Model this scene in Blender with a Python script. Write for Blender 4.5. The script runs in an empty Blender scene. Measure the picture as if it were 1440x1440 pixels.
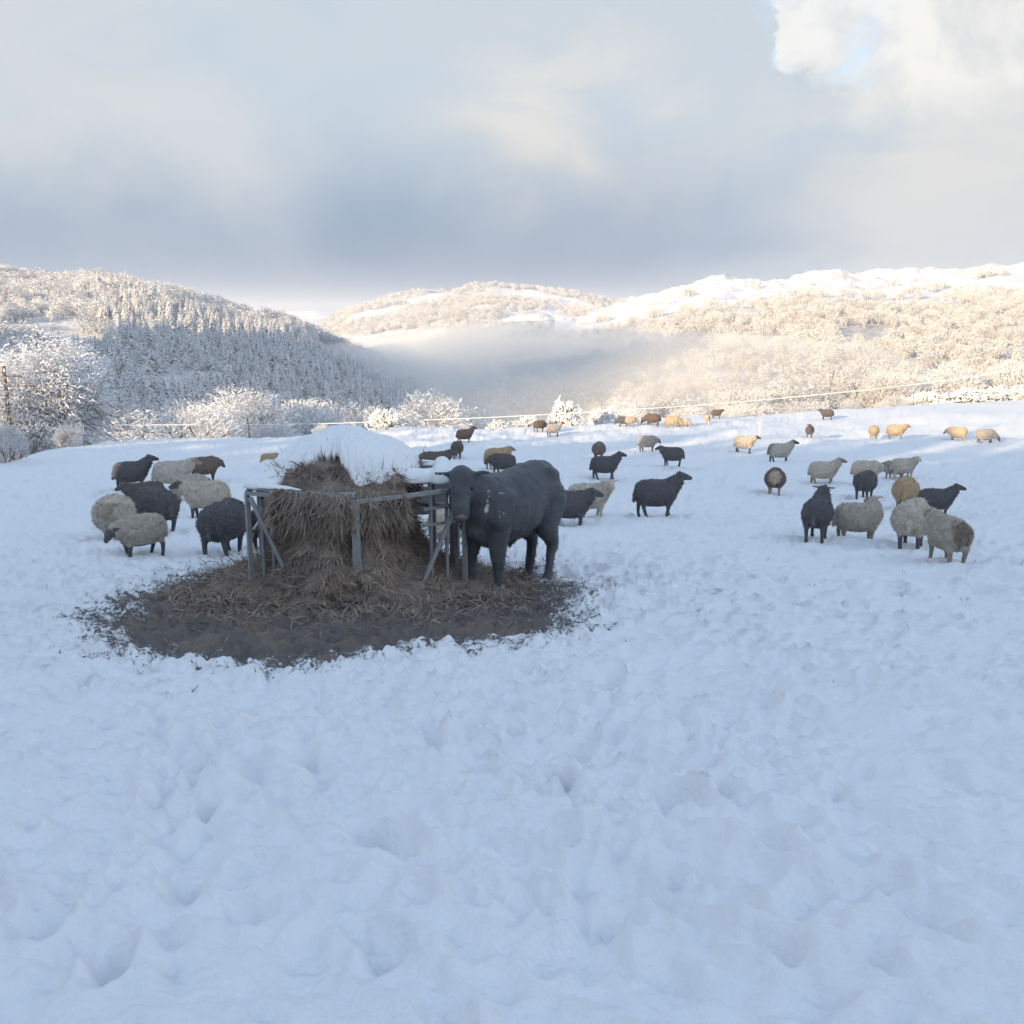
import bpy, bmesh, math, random
import numpy as np
from mathutils import Vector, Matrix

random.seed(7); np.random.seed(7)
SC = bpy.context.scene
COL = SC.collection
R = math.radians

# ------------------------------------------------------------------ camera
F = 1383.0                       # focal length in photograph pixels (1440 wide)
CAM_H = 1.65
PITCH = R(11.05)
cam_d = bpy.data.cameras.new('camera'); cam = bpy.data.objects.new('camera', cam_d); COL.objects.link(cam)
cam_d.sensor_width = 36.0; cam_d.lens = 36.0*F/1440.0
cam_d.clip_start = 0.05; cam_d.clip_end = 40000
cam.location = (0, 0, CAM_H); cam.rotation_euler = (R(90)-PITCH, 0, 0)
SC.camera = cam
SC.render.engine = 'CYCLES'
SC.cycles.use_denoising = True
try: SC.cycles.denoiser = 'OPENIMAGEDENOISE'
except Exception: pass
SC.cycles.max_bounces = 6; SC.cycles.diffuse_bounces = 3; SC.cycles.glossy_bounces = 2
SC.cycles.transmission_bounces = 2; SC.cycles.transparent_max_bounces = 6; SC.cycles.volume_bounces = 3
SC.cycles.caustics_reflective = False; SC.cycles.caustics_refractive = False
SC.view_settings.view_transform = 'Standard'; SC.view_settings.look = 'None'
SC.view_settings.gamma = 1.0; SC.view_settings.use_curve_mapping = False
SC.view_settings.exposure = 1.05

# ------------------------------------------------------------------ sun and sky
SUN_EL = R(12.0)
LIGHT_AZ = R(50.0)               # the light travels to +X and +Y: the low sun stands behind on the left
to_sun = Vector((-math.cos(LIGHT_AZ)*math.cos(SUN_EL), -math.sin(LIGHT_AZ)*math.cos(SUN_EL), math.sin(SUN_EL)))
sun_d = bpy.data.lights.new('sun', 'SUN'); sun = bpy.data.objects.new('sun', sun_d); COL.objects.link(sun)
sun_d.energy = 4.3; sun_d.angle = R(0.5); sun_d.color = (1.0, 0.74, 0.45)
sun.rotation_euler = to_sun.to_track_quat('Z', 'Y').to_euler()
sun.location = (-40, -20, 40)

class NT:
    """tiny helper to write node trees as expressions"""
    def __init__(s, nt): s.t = nt; nt.nodes.clear()
    def n(s, kind, **kw):
        nd = s.t.nodes.new(kind)
        ins = kw.pop('ins', {})
        for k, v in kw.items(): setattr(nd, k, v)
        for k, v in ins.items(): s.set(nd.inputs[k], v)
        return nd
    def set(s, sock, v):
        if hasattr(v, 'is_output') or isinstance(v, bpy.types.NodeSocket): s.t.links.new(v, sock)
        elif v is not None: sock.default_value = v
    def m(s, op, a, b=None, c=None, clamp=False):
        nd = s.t.nodes.new('ShaderNodeMath'); nd.operation = op; nd.use_clamp = clamp
        s.set(nd.inputs[0], a); s.set(nd.inputs[1], b); s.set(nd.inputs[2], c)
        return nd.outputs[0]
    def vm(s, op, a, b=None, out=0):
        nd = s.t.nodes.new('ShaderNodeVectorMath'); nd.operation = op
        s.set(nd.inputs[0], a); s.set(nd.inputs[1], b)
        return nd.outputs[out]
    def mix(s, f, a, b, mode='MIX'):
        nd = s.t.nodes.new('ShaderNodeMix'); nd.data_type = 'RGBA'; nd.blend_type = mode
        s.set(nd.inputs[0], f); s.set(nd.inputs[6], a); s.set(nd.inputs[7], b)
        return nd.outputs[2]
    def ramp(s, v, a, b, lo=0.0, hi=1.0, smooth=True):
        nd = s.t.nodes.new('ShaderNodeMapRange'); nd.interpolation_type = 'SMOOTHSTEP' if smooth else 'LINEAR'
        s.set(nd.inputs[0], v); s.set(nd.inputs[1], a); s.set(nd.inputs[2], b); s.set(nd.inputs[3], lo); s.set(nd.inputs[4], hi)
        return nd.outputs[0]
    def noise(s, vec, scale, detail=4, rough=0.55, dist=0.0, out=0):
        nd = s.t.nodes.new('ShaderNodeTexNoise'); s.set(nd.inputs['Vector'], vec)
        nd.inputs['Scale'].default_value = scale; nd.inputs['Detail'].default_value = detail
        nd.inputs['Roughness'].default_value = rough; nd.inputs['Distortion'].default_value = dist
        return nd.outputs[out]

def pix_dir(px, py):
    """direction in the world of a pixel of the photograph, seen from where it was taken"""
    u = (px-720)/F; v = (py-720)/F
    d = Vector((u, math.cos(PITCH)-v*math.sin(PITCH), -math.sin(PITCH)-v*math.cos(PITCH)))
    return d.normalized()

world = bpy.data.worlds.new('World'); SC.world = world; world.use_nodes = True
W = NT(world.node_tree)
skyn = W.n('ShaderNodeTexSky', sky_type='NISHITA', sun_disc=False, sun_elevation=SUN_EL,
           sun_rotation=math.atan2(to_sun.x, to_sun.y), altitude=120.0, air_density=1.0, dust_density=0.6, ozone_density=1.6)
SKY_STR = 0.15
tc = W.n('ShaderNodeTexCoord'); D = tc.outputs['Generated']
sep = W.n('ShaderNodeSeparateXYZ'); W.set(sep.inputs[0], D)
dz = sep.outputs[2]
# cloud deck: direction projected on a plane, so that clouds flatten towards the horizon
den = W.m('ADD', W.m('MAXIMUM', dz, 0.0), 0.16)
comb = W.n('ShaderNodeCombineXYZ'); W.set(comb.inputs[0], W.m('DIVIDE', sep.outputs[0], den)); W.set(comb.inputs[1], W.m('DIVIDE', sep.outputs[1], den))
P = comb.outputs[0]
n1 = W.noise(P, 0.9, 5, 0.5, 0.3)
n2 = W.noise(W.vm('ADD', P, (7.3, 2.1, 4.0)), 0.55, 4, 0.5, 0.2)
n3 = W.noise(D, 3.2, 5, 0.55, 0.4)
wn = W.noise(D, 9.0, 6, 0.65, 0.0, out=1)
DW = W.vm('NORMALIZE', W.vm('ADD', D, W.vm('MULTIPLY', W.vm('SUBTRACT', wn, (.5, .5, .5)), (.22, .22, .22))))
def blob(px, py, rad, soft=1.0, vec=None):
    """0..1 patch of cloud around one direction of the sky (radius in degrees)"""
    dd = W.vm('DOT_PRODUCT', D if vec is None else vec, tuple(pix_dir(px, py)), out=1)
    return W.ramp(dd, math.cos(R(rad)), math.cos(R(rad*(1-0.95*soft))))
el = W.m('MULTIPLY', W.m('ARCSINE', dz), 180/math.pi)
S = 0.505/SKY_STR   # cloud colours below are what the film sees
def c(r, g, b): return (r*S, g*S, b*S, 1.0)
grey = c(0.515, 0.615, 0.71); cream = c(0.74, 0.735, 0.71); slate = c(0.115, 0.240, 0.41); pale = c(0.60, 0.64, 0.68)
n4 = W.noise(W.vm('MULTIPLY', D, (1.0, 1.0, 2.6)), 6.5, 6, 0.6, 0.6)
lit = W.ramp(W.m('ADD', W.m('MULTIPLY', n1, 0.35), W.m('ADD', W.m('MULTIPLY', n3, 0.35), W.m('MULTIPLY', n4, 0.30))), 0.36, 0.72)
cloud = W.mix(lit, grey, pale)
warm = W.m('MULTIPLY', W.ramp(W.m('ADD', W.m('MULTIPLY', n3, .5), W.m('MULTIPLY', n4, .5)), 0.40, 0.60), W.m('MAXIMUM', W.m('MULTIPLY', blob(800, 225, 9.5), 1.0), W.m('MAXIMUM', W.m('MULTIPLY', blob(150, 150, 14), .25), W.m('MULTIPLY', blob(1330, 180, 12), .8))))
cloud = W.mix(warm, cloud, cream)
# darker blue-grey bank low in the sky
lowb = W.m('MULTIPLY', W.ramp(W.m('ADD', el, W.m('MULTIPLY', W.m('SUBTRACT', n3, 0.5), 9.0)), 11.5, 1.5), W.ramp(W.m('ADD', sep.outputs[0], W.m('MULTIPLY', W.m('SUBTRACT', n1, .5), .35)), 0.42, 0.02, 0.25, 1.0))
cloud = W.mix(lowb, cloud, slate)
# pale mist along the very horizon
cloud = W.mix(W.ramp(el, 0.8, 0.1, 0.0, 0.35), cloud, c(0.66, 0.66, 0.68))
# clear sky through gaps; more gaps overhead and behind
blue = W.mix(1.0, skyn.outputs[0], (0.84, 0.80, 0.80, 1), 'MULTIPLY')
gapn = W.m('SUBTRACT', n2, W.ramp(dz, 0.35, 0.9, 0.0, 0.16))
gap = W.ramp(gapn, 0.43, 0.33)
gap = W.m('MULTIPLY', gap, W.ramp(dz, 0.38, 0.55))
g2 = W.m('MULTIPLY', W.m('MAXIMUM', blob(1275, -45, 4.4, 0.9, DW), blob(1105, -40, 3.6, .9, DW)), 1.5, clamp=True)
gap = W.m('MAXIMUM', gap, W.m('MULTIPLY', g2, W.ramp(n3, 0.66, 0.44, 0, .75)))
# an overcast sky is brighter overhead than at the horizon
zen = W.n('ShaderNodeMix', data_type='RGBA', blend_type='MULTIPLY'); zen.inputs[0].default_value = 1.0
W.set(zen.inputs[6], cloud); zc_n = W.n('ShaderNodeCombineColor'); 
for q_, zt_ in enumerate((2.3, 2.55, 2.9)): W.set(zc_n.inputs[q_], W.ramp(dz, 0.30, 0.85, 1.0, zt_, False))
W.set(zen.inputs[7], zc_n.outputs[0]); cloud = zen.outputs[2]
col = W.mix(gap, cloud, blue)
# the sunlit heap of cumulus
puff = W.noise(D, 13.0, 8, 0.6, 0.5)
hp = W.m('MAXIMUM', blob(1370, 85, 5.0, 1, DW), W.m('MAXIMUM', W.m('MAXIMUM', blob(1150, 15, 2.6, 1, DW), blob(1205, 38, 2.8, 1, DW)), W.m('MAXIMUM', blob(1285, 75, 3.6, 1, DW), blob(1440, 80, 4.6, 1, DW))))
heap = W.ramp(W.m('ADD', hp, W.m('MULTIPLY', W.m('SUBTRACT', puff, 0.5), 4.0)), 0.08, 0.85)
heap = W.m('MULTIPLY', W.m('MULTIPLY', heap, W.ramp(hp, 0.02, 0.3)), W.ramp(el, 9.0, 12.5, 0.0, 1.0))
col = W.mix(W.m('MULTIPLY', heap, 0.85), col, W.mix(W.ramp(puff, 0.38, 0.6), c(0.74, 0.75, 0.76), c(0.92, 0.91, 0.87)))
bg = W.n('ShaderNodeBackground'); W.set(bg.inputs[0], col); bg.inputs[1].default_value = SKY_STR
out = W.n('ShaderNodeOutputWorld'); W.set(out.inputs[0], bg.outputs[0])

# ------------------------------------------------------------------ helpers
def tag(o, label=None, cat=None, group=None, kind=None):
    if label: o['label'] = label
    if cat: o['category'] = cat
    if group: o['group'] = group
    if kind: o['kind'] = kind
    return o

def empty(name, loc=(0, 0, 0), rz=0.0):
    o = bpy.data.objects.new(name, None); COL.objects.link(o)
    o.location = loc; o.rotation_euler = (0, 0, rz); o.empty_display_size = 0.3
    return o

def mesh_from(name, V, faces, mat=None, smooth=False):
    me = bpy.data.meshes.new(name)
    V = np.asarray(V, dtype=np.float32)
    faces = np.asarray(faces, dtype=np.int32) if not isinstance(faces, list) else faces
    if isinstance(faces, np.ndarray):
        n, k = faces.shape
        me.vertices.add(len(V)); me.vertices.foreach_set('co', V.ravel())
        me.loops.add(n*k); me.loops.foreach_set('vertex_index', faces.ravel())
        me.polygons.add(n)
        me.polygons.foreach_set('loop_start', np.arange(0, n*k, k, dtype=np.int32))
        me.update(calc_edges=True)
    else:
        me.from_pydata([tuple(v) for v in V], [], faces); me.update()
    if smooth: me.polygons.foreach_set('use_smooth', np.ones(len(me.polygons), dtype=bool))
    for m in (mat if isinstance(mat, (list, tuple)) else [mat]):
        if m: me.materials.append(m)
    return me

def link(name, me, parent=None, loc=(0, 0, 0)):
    o = bpy.data.objects.new(name, me); COL.objects.link(o)
    if parent: o.parent = parent
    o.location = loc
    return o

def add_attr(me, name, vals):
    a = me.attributes.new(name, 'FLOAT', 'POINT'); a.data.foreach_set('value', np.asarray(vals, dtype=np.float32))

# vectorised gradient noise
_rs = np.random.RandomState(11)
_perm = _rs.permutation(4096).astype(np.int64); _g2 = _rs.rand(4096)*2*np.pi
_gx = np.cos(_g2); _gy = np.sin(_g2); _gv = _rs.rand(4096)
def _h(ix, iy): return _perm[(_perm[ix & 4095] + iy) & 4095]
def perlin(x, y):
    x = np.asarray(x, dtype=np.float64); y = np.asarray(y, dtype=np.float64)
    ix = np.floor(x).astype(np.int64); iy = np.floor(y).astype(np.int64)
    fx = x-ix; fy = y-iy
    u = fx*fx*fx*(fx*(fx*6-15)+10); v = fy*fy*fy*(fy*(fy*6-15)+10)
    def g(i, j, a, b):
        h = _h(ix+i, iy+j); return _gx[h]*a + _gy[h]*b
    a = g(0, 0, fx, fy); b = g(1, 0, fx-1, fy); c_ = g(0, 1, fx, fy-1); d = g(1, 1, fx-1, fy-1)
    return ((a*(1-u)+b*u)*(1-v) + (c_*(1-u)+d*u)*v)*1.5
def fbm(x, y, oct=4, gain=0.5, lac=2.03):
    s = 0; a = 1
    for i in range(oct):
        s = s + a*perlin(x+i*17.3, y-i*9.1); x = x*lac; y = y*lac; a *= gain
    return s
def noise3(p, sc):
    """cheap 3-D noise from three planes, p is (n,3)"""
    q = np.asarray(p)*sc
    return (perlin(q[:, 0]+3.1, q[:, 1]+1.7) + perlin(q[:, 1]+9.2, q[:, 2]+5.5) + perlin(q[:, 2]+2.2, q[:, 0]+8.8))/1.9
def sstep(a, b, x):
    t = np.clip((x-a)/(b-a), 0, 1); return t*t*(3-2*t)

# ------------------------------------------------------------------ terrain heights
_pY = [-400, -120, -50, -12, 0, 11, 15.3, 20.6, 28.6, 33.6, 40, 60, 80, 200]
_pZ = [26, 12, 6.0, 1.35, 0, -1.32, -1.80, -2.44, -3.06, -3.36, -3.66, -4.25, -4.85, -8.0]
_fy = np.linspace(-400, 200, 2401); _fz = np.interp(_fy, _pY, _pZ)
_k = np.hanning(25); _k /= _k.sum(); _fzs = np.convolve(np.pad(_fz, 12, mode='edge'), _k, mode='valid')
def X2S(px): return (np.asarray(px)-720)/F
_eS = X2S([-200, 0, 60, 150, 400, 700, 850, 1150, 1440, 1800]); _eR = np.array([30, 34, 38, 42, 47, 51, 55, 68, 84, 100.])
def skyline(tab, r, sub=0.0):
    a = np.array(tab, dtype=float); return X2S(a[:, 0]), ((450-a[:, 1]-sub)/F)*r + CAM_H
LS, LZ = skyline([(-2600, 250), (-1500, 280), (-700, 330), (-200, 385), (0, 396), (60, 402), (150, 402), (240, 415), (330, 440), (400, 452), (440, 466), (480, 488), (540, 512), (590, 530), (640, 552), (700, 568), (760, 580), (860, 600), (1000, 640)], 800)
RS_, RZ_ = skyline([(560, 520), (620, 488), (660, 462), (720, 444), (800, 446), (850, 438), (900, 418), (960, 404), (1000, 394), (1050, 396), (1100, 393), (1170, 384), (1230, 388), (1300, 384), (1350, 377), (1440, 373), (1800, 360), (3200, 380)], 1400)
CS, CZ = skyline([(300, 540), (420, 476), (465, 452), (500, 432), (560, 417), (620, 410), (690, 402), (740, 407), (800, 418), (860, 426), (900, 430), (1000, 445), (1200, 470)], 2600)
FS, FZ = skyline([(-400, 450), (200, 440), (330, 437), (390, 441), (450, 438), (500, 446), (600, 455), (900, 460)], 6500)

def height(X, Y, rough=True):
    X = np.asarray(X, dtype=float); Y = np.asarray(Y, dtype=float)
    r = np.hypot(X, Y); th = np.arctan2(X, Y)
    s = np.tan(np.clip(th, -1.25, 1.25))
    zf = np.interp(Y, _fy, _fzs)
    zf = zf + 0.25*fbm(X/14+3, Y/14, 2)*sstep(10, 30, r)
    # added rise out of view on the left, shades the lower left hill
    zf = zf + 298*np.exp(-((X+500)/230)**2-((Y-40)/110)**2)*sstep(-320, -430, X)   # unseen hill mass added left of the frame to block the sun
    side = np.abs(th)
    re = np.interp(s, _eS, _eR)*np.hypot(1, 0)/np.cos(np.clip(th, -1.2, 1.2))*1.0
    re = np.where(side > 1.15, re + (side-1.15)*260, re)
    d = np.maximum(r-re, 0)
    drop = 0.34*(np.sqrt(d*d+49)-7)
    zf = zf - drop
    depthf = r*np.cos(np.clip(th, -1.2, 1.2))
    fl = -74 + 0*r
    nz = fbm(X/90+5, Y/90, 4)
    front = sstep(1.75, 1.25, side)
    # left hill
    t = (depthf-300)/500
    Lz = np.interp(s, LS, LZ)
    foot = -46
    up = np.clip(t, 0, 1)
    zl = foot + (Lz-foot)*(0.25*up + 0.75*np.sin(up*np.pi/2)**1.15) - np.maximum(t-1, 0)*130 + np.minimum(t, 0)*60
    zl = zl + 5*nz*np.clip(t, 0, 1)*sstep(1.06, 0.9, t)
    zl = np.where(th < 0.35, zl, -300)*front - 200*(1-front)
    # right ridge
    t = (depthf-360)/1040
    Rz = np.interp(s, RS_, RZ_); up = np.clip(t, 0, 1); foot = -62
    zr = foot + (Rz-foot)*(0.35*up + 0.65*up**0.8) - np.maximum(t-1, 0)*260 + np.minimum(t, 0)*60
    crag = np.abs(fbm(X/120, Y/120+7, 5, 0.55))
    zr = zr + (9*nz*up + 9*(crag-.35)*sstep(.45, .8, up))*sstep(1.12, 0.97, t)*sstep(.3, .9, up)
    zr = np.where(th > -0.12, zr, -300)*front - 200*(1-front)
    # central hill
    t = (depthf-1700)/900; Cz = np.interp(s, CS, CZ); up = np.clip(t, 0, 1); foot = -90
    zc = foot + (Cz-foot)*up**0.85 - np.maximum(t-1, 0)*300 + np.minimum(t, 0)*60
    zc = zc + (16*fbm(X/260+1, Y/260, 5))*up*sstep(1.1, .96, t)
    t = (depthf-4500)/2000; Fz = np.interp(s, FS, FZ)
    zfar = -90 + (Fz+90)*np.clip(t, 0, 1)
    zfar = zfar + 14*fbm(X/700, Y/700, 4)*np.clip(t, 0, 1)
    zv = np.maximum.reduce([fl + 3*nz, zl, np.where(side < .5, zr, zr), zc, zfar])
    k = 3.0
    m = np.maximum(zf, zv)
    diff = np.abs(zf-zv)
    return m + np.maximum(k-diff, 0)**2/(4*k)*(r > 70)

def ground(px, py):
    """where the line of sight through a pixel of the photograph meets the field"""
    d = pix_dir(px, py)
    ts = np.concatenate([np.linspace(1.2, 30, 600), np.linspace(30, 130, 900)[1:]])
    x = d.x*ts; y = d.y*ts; z = CAM_H + d.z*ts
    g = height(x, y) + 0.0
    i = int(np.argmax(z < g))
    if i == 0: i = len(ts)-1
    a = (z[i-1]-g[i-1])/max(1e-6, (z[i-1]-g[i-1])-(z[i]-g[i]))
    t = ts[i-1] + (ts[i]-ts[i-1])*a
    return float(d.x*t), float(d.y*t)

# ------------------------------------------------------------------ materials
def new_mat(name):
    m = bpy.data.materials.new(name); m.use_nodes = True
    return m, NT(m.node_tree)
def finish(N, base, rough=0.8, bump=None, bstr=0.3, bdist=0.02, spec=0.3, sheen=0.0, sss=0.0, normal=None):
    b = N.n('ShaderNodeBsdfPrincipled'); N.set(b.inputs['Base Color'], base); N.set(b.inputs['Roughness'], rough)
    b.inputs['Specular IOR Level'].default_value = spec
    if sheen: b.inputs['Sheen Weight'].default_value = sheen
    if bump is not None:
        bp = N.n('ShaderNodeBump'); N.set(bp.inputs['Height'], bump); bp.inputs['Strength'].default_value = bstr; bp.inputs['Distance'].default_value = bdist
        N.set(b.inputs['Normal'], bp.outputs[0])
    o = N.n('ShaderNodeOutputMaterial'); N.set(o.inputs[0], b.outputs[0])
    return b

SNOW = (0.86, 0.875, 0.90, 1)
def m_field():
    m, N = new_mat('snow_and_mud')
    g = N.n('ShaderNodeNewGeometry').outputs['Position']
    a = N.n('ShaderNodeAttribute', attribute_name='mud').outputs['Fac']
    w = N.n('ShaderNodeAttribute', attribute_name='worn').outputs['Fac']
    na = N.noise(g, 5.0, 7, 0.7); nb = N.noise(g, 30.0, 5, 0.7); nc = N.noise(g, 2.2, 3, 0.5)
    thr = N.m('ADD', a, N.m('ADD', N.m('MULTIPLY', N.m('SUBTRACT', na, 0.5), 1.1), N.m('MULTIPLY', N.m('SUBTRACT', nb, 0.5), 1.2)))
    mud = N.ramp(thr, 0.42, 0.60)
    hayd = N.ramp(N.m('ADD', nc, N.m('MULTIPLY', N.m('SUBTRACT', nb, .5), .8)), 0.45, 0.65)
    mudc = N.mix(hayd, (0.180, 0.155, 0.145, 1), (0.27, 0.215, 0.17, 1))
    mudc = N.mix(N.ramp(nb, .35, .7), mudc, N.mix(0.5, mudc, (0.13, 0.125, 0.135, 1)))
    # bits of grass and dirt kicked up through the snow
    sp = N.m('MULTIPLY', N.ramp(N.noise(g, 24.0, 3, 0.7), 0.63, 0.72), N.ramp(N.m('ADD', w, N.m('MULTIPLY', N.m('SUBTRACT', nc, .5), .5)), 0.15, 0.7))
    snow = N.mix(N.m('MULTIPLY', sp, 0.4), SNOW, (0.20, 0.19, 0.15, 1))
    basec = N.mix(mud, snow, mudc)
    bump = N.m('ADD', N.m('MULTIPLY', N.noise(g, 9.0, 6, 0.6), 1.0), N.m('MULTIPLY', nb, N.m('ADD', 0.10, N.m('MULTIPLY', mud, 0.9))))
    b = finish(N, basec, N.ramp(mud, 0, 1, 0.75, 0.7), bump, 0.8, 0.045, 0.25)
    return m
def m_snow(name='snow', bs=0.5, sc=14):
    m, N = new_mat(name)
    g = N.n('ShaderNodeNewGeometry').outputs['Position']
    finish(N, SNOW, 0.75, N.noise(g, sc, 5, 0.6), bs, 0.03, 0.25)
    return m
def m_hills():
    m, N = new_mat('snowy_hillside')
    geo = N.n('ShaderNodeNewGeometry'); g = geo.outputs['Position']
    sp = N.n('ShaderNodeSeparateXYZ'); N.set(sp.inputs[0], geo.outputs['True Normal'])
    n1_ = N.noise(g, 0.035, 7, 0.62); n2_ = N.noise(g, 0.16, 5, 0.65)
    mix_ = N.m('ADD', N.m('MULTIPLY', n1_, 0.6), N.m('MULTIPLY', n2_, 0.4))
    steep = N.ramp(sp.outputs[2], 0.97, 0.86)
    rock = N.ramp(N.m('ADD', mix_, N.m('MULTIPLY', steep, 0.12)), 0.51, 0.63)
    wood = N.n('ShaderNodeAttribute', attribute_name='wood').outputs['Fac']
    wd = N.m('MULTIPLY', wood, N.ramp(N.noise(g, 0.22, 4, 0.7), 0.38, 0.6, 0.45, 1.0))
    cc = N.mix(N.m('MULTIPLY', rock, 0.5), SNOW, (0.42, 0.36, 0.30, 1))
    cc = N.mix(wd, cc, (0.33, 0.29, 0.25, 1))
    finish(N, cc, 0.9, n2_, 0.8, 1.6, 0.1)
    return m
def m_frost(name, dark=(0.20, 0.165, 0.135, 1), cover=0.6, white=(0.78, 0.79, 0.81, 1)):
    """twigs and needles with rime on them: bare colour below, white on top and in patches"""
    m, N = new_mat(name)
    geo = N.n('ShaderNodeNewGeometry'); g = geo.outputs['Position']
    sp = N.n('ShaderNodeSeparateXYZ'); N.set(sp.inputs[0], geo.outputs['True Normal'])
    nz = N.noise(g, 1.7, 4, 0.7)
    upw = N.m('ADD', N.m('MULTIPLY', N.m('ABSOLUTE', sp.outputs[2]), 0.5), N.m('ADD', nz, cover-0.55))
    f = N.ramp(upw, 0.42, 0.72)
    finish(N, N.mix(f, dark, white), 0.85, None, spec=0.15)
    return m
def m_plain(name, colr, rough=0.7, var=0.25, sc=8.0, metal=0.0, bump=0.3, spec=0.3):
    m, N = new_mat(name)
    tcn = N.n('ShaderNodeTexCoord').outputs['Object']
    n_ = N.noise(tcn, sc, 5, 0.6)
    d = tuple(x*(1-var) for x in colr[:3])+(1,); l = tuple(min(1, x*(1+var)) for x in colr[:3])+(1,)
    b = finish(N, N.mix(n_, d, l), rough, n_, bump, 0.01, spec)
    b.inputs['Metallic'].default_value = metal
    return m
def m_wool():
    """fleece colour comes from the animal, face and legs from its own colour"""
    m, N = new_mat('fleece')
    tcn = N.n('ShaderNodeTexCoord').outputs['Object']
    fl = N.n('ShaderNodeObjectInfo').outputs['Color']
    face = N.n('ShaderNodeAttribute', attribute_name='face_col', attribute_type='OBJECT').outputs['Color']
    mark = N.n('ShaderNodeAttribute', attribute_name='mark_col', attribute_type='OBJECT').outputs['Color']
    z = N.n('ShaderNodeAttribute', attribute_name='skin').outputs['Fac']
    mk = N.n('ShaderNodeAttribute', attribute_name='mark').outputs['Fac']
    mkon = N.n('ShaderNodeAttribute', attribute_name='mark_on', attribute_type='OBJECT').outputs['Fac']
    n_ = N.noise(tcn, 9.0, 5, 0.65); n2_ = N.noise(tcn, 34.0, 4, 0.7)
    base = N.mix(N.ramp(n_, 0.35, 0.7), N.mix(0.30, fl, (0.16, 0.13, 0.10, 1)), fl)
    base = N.mix(N.m('MULTIPLY', mkon, N.ramp(N.m('ADD', mk, N.m('MULTIPLY', N.m('SUBTRACT', n_, .5), 1.2)), 0.3, 0.8)), base, mark)
    colr = N.mix(z, base, face)
    # grubby belly and knees, crumbs of frost along the back
    finish(N, N.mix(N.m('MULTIPLY', n2_, 0.25), colr, N.mix(0.5, colr, (0.1, 0.08, 0.06, 1))), 0.95, N.m('ADD', n_, N.m('MULTIPLY', n2_, 0.7)), 0.9, 0.03, 0.1, sheen=0.15)
    return m
def m_cow():
    m, N = new_mat('black_hide')
    tcn = N.n('ShaderNodeTexCoord').outputs['Object']
    fr = N.n('ShaderNodeAttribute', attribute_name='frost').outputs['Fac']
    n_ = N.noise(tcn, 26.0, 5, 0.75); n2_ = N.noise(tcn, 5.0, 4, 0.6)
    base = N.mix(n2_, (0.050, 0.056, 0.068, 1), (0.120, 0.124, 0.135, 1))
    f = N.ramp(N.m('ADD', fr, N.m('MULTIPLY', N.m('SUBTRACT', n_, 0.5), 1.6)), 0.5, 0.75)
    finish(N, N.mix(f, base, (0.62, 0.60, 0.56, 1)), 0.75, N.m('ADD', n_, n2_), 0.5, 0.015, 0.25, sheen=0.2)
    return m
def m_hay():
    m, N = new_mat('hay')
    g = N.n('ShaderNodeNewGeometry').outputs['Position']
    t = N.n('ShaderNodeAttribute', attribute_name='tone').outputs['Fac']
    n_ = N.noise(g, 5.0, 5, 0.65); n2_ = N.noise(g, 45.0, 3, 0.6)
    a = N.mix(t, (0.19, 0.155, 0.14, 1), (0.50, 0.385, 0.29, 1))
    a = N.mix(N.ramp(n_, 0.35, 0.65), N.mix(0.55, a, (0.14, 0.125, 0.125, 1)), a)
    finish(N, a, 0.9, n2_, 0.6, 0.02, 0.1)
    return m

M = dict(field=m_field(), snow=m_snow(), rimsnow=m_snow('lying_snow', 0.4, 22), hills=m_hills(),
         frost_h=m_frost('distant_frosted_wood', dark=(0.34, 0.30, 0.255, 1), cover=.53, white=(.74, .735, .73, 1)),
         frost_c=m_frost('shade_tinted_frosted_wood', dark=(0.29, 0.295, 0.31, 1), cover=.53, white=(.74, .75, .77, 1)),  # cool copy of the frosted wood, hillside shade put into its colour
         frost=m_frost('frosted_twigs', dark=(0.33, 0.30, 0.28, 1), cover=.60, white=(.78, .79, .81, 1)), frost_w=m_frost('snow_laden_twigs', cover=0.85, white=(0.86, 0.86, 0.86, 1)),
         frost_d=m_frost('rimed_twigs', cover=0.50, dark=(0.34, 0.31, 0.29, 1), white=(.76, .77, .79, 1)),
         needles=m_frost('snowy_needles', dark=(0.085, 0.105, 0.125, 1), cover=0.37),
         bark=m_frost('bark_with_snow', dark=(0.10, 0.085, 0.075, 1), cover=0.12),
         wool=m_wool(), cow=m_cow(), hay=m_hay(),
         steel=m_plain('galvanised_steel', (0.31, 0.315, 0.325, 1), 0.6, 0.4, 14, 0.15),
         horn=m_plain('dark_hoof', (0.06, 0.055, 0.05, 1), 0.5, 0.3, 20),
         nose=m_plain('pinkish_nose', (0.20, 0.145, 0.15, 1), 0.45, 0.3, 30),
         eye=m_plain('dark_eye', (0.012, 0.011, 0.010, 1), 0.15, 0.1, 5, spec=0.6),
         wood=m_plain('weathered_wood', (0.14, 0.12, 0.10, 1), 0.85, 0.4, 12),
         cable=m_plain('frosted_cable', (0.80, 0.80, 0.80, 1), 0.8, 0.08, 3))

# ------------------------------------------------------------------ the ground
mudL = ground(100, 868); mudR = ground(822, 850); mudN = ground(455, 926); mudT = ground(500, 786)
MCX = (mudL[0]+mudR[0])/2; MCY = (mudN[1]+mudT[1])/2; MRX = (mudR[0]-mudL[0])/2; MRY = (mudT[1]-mudN[1])/2
FC = (-1.78, 11.30)     # centre of the feeder
def mudmask(X, Y):
    q = np.hypot((X-MCX)/MRX, (Y-MCY)/MRY)
    q = q + 0.10*fbm(X*0.9+4, Y*0.9, 3)
    return np.clip(0.5 + (1-q)*1.5, 0, 1)

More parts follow.
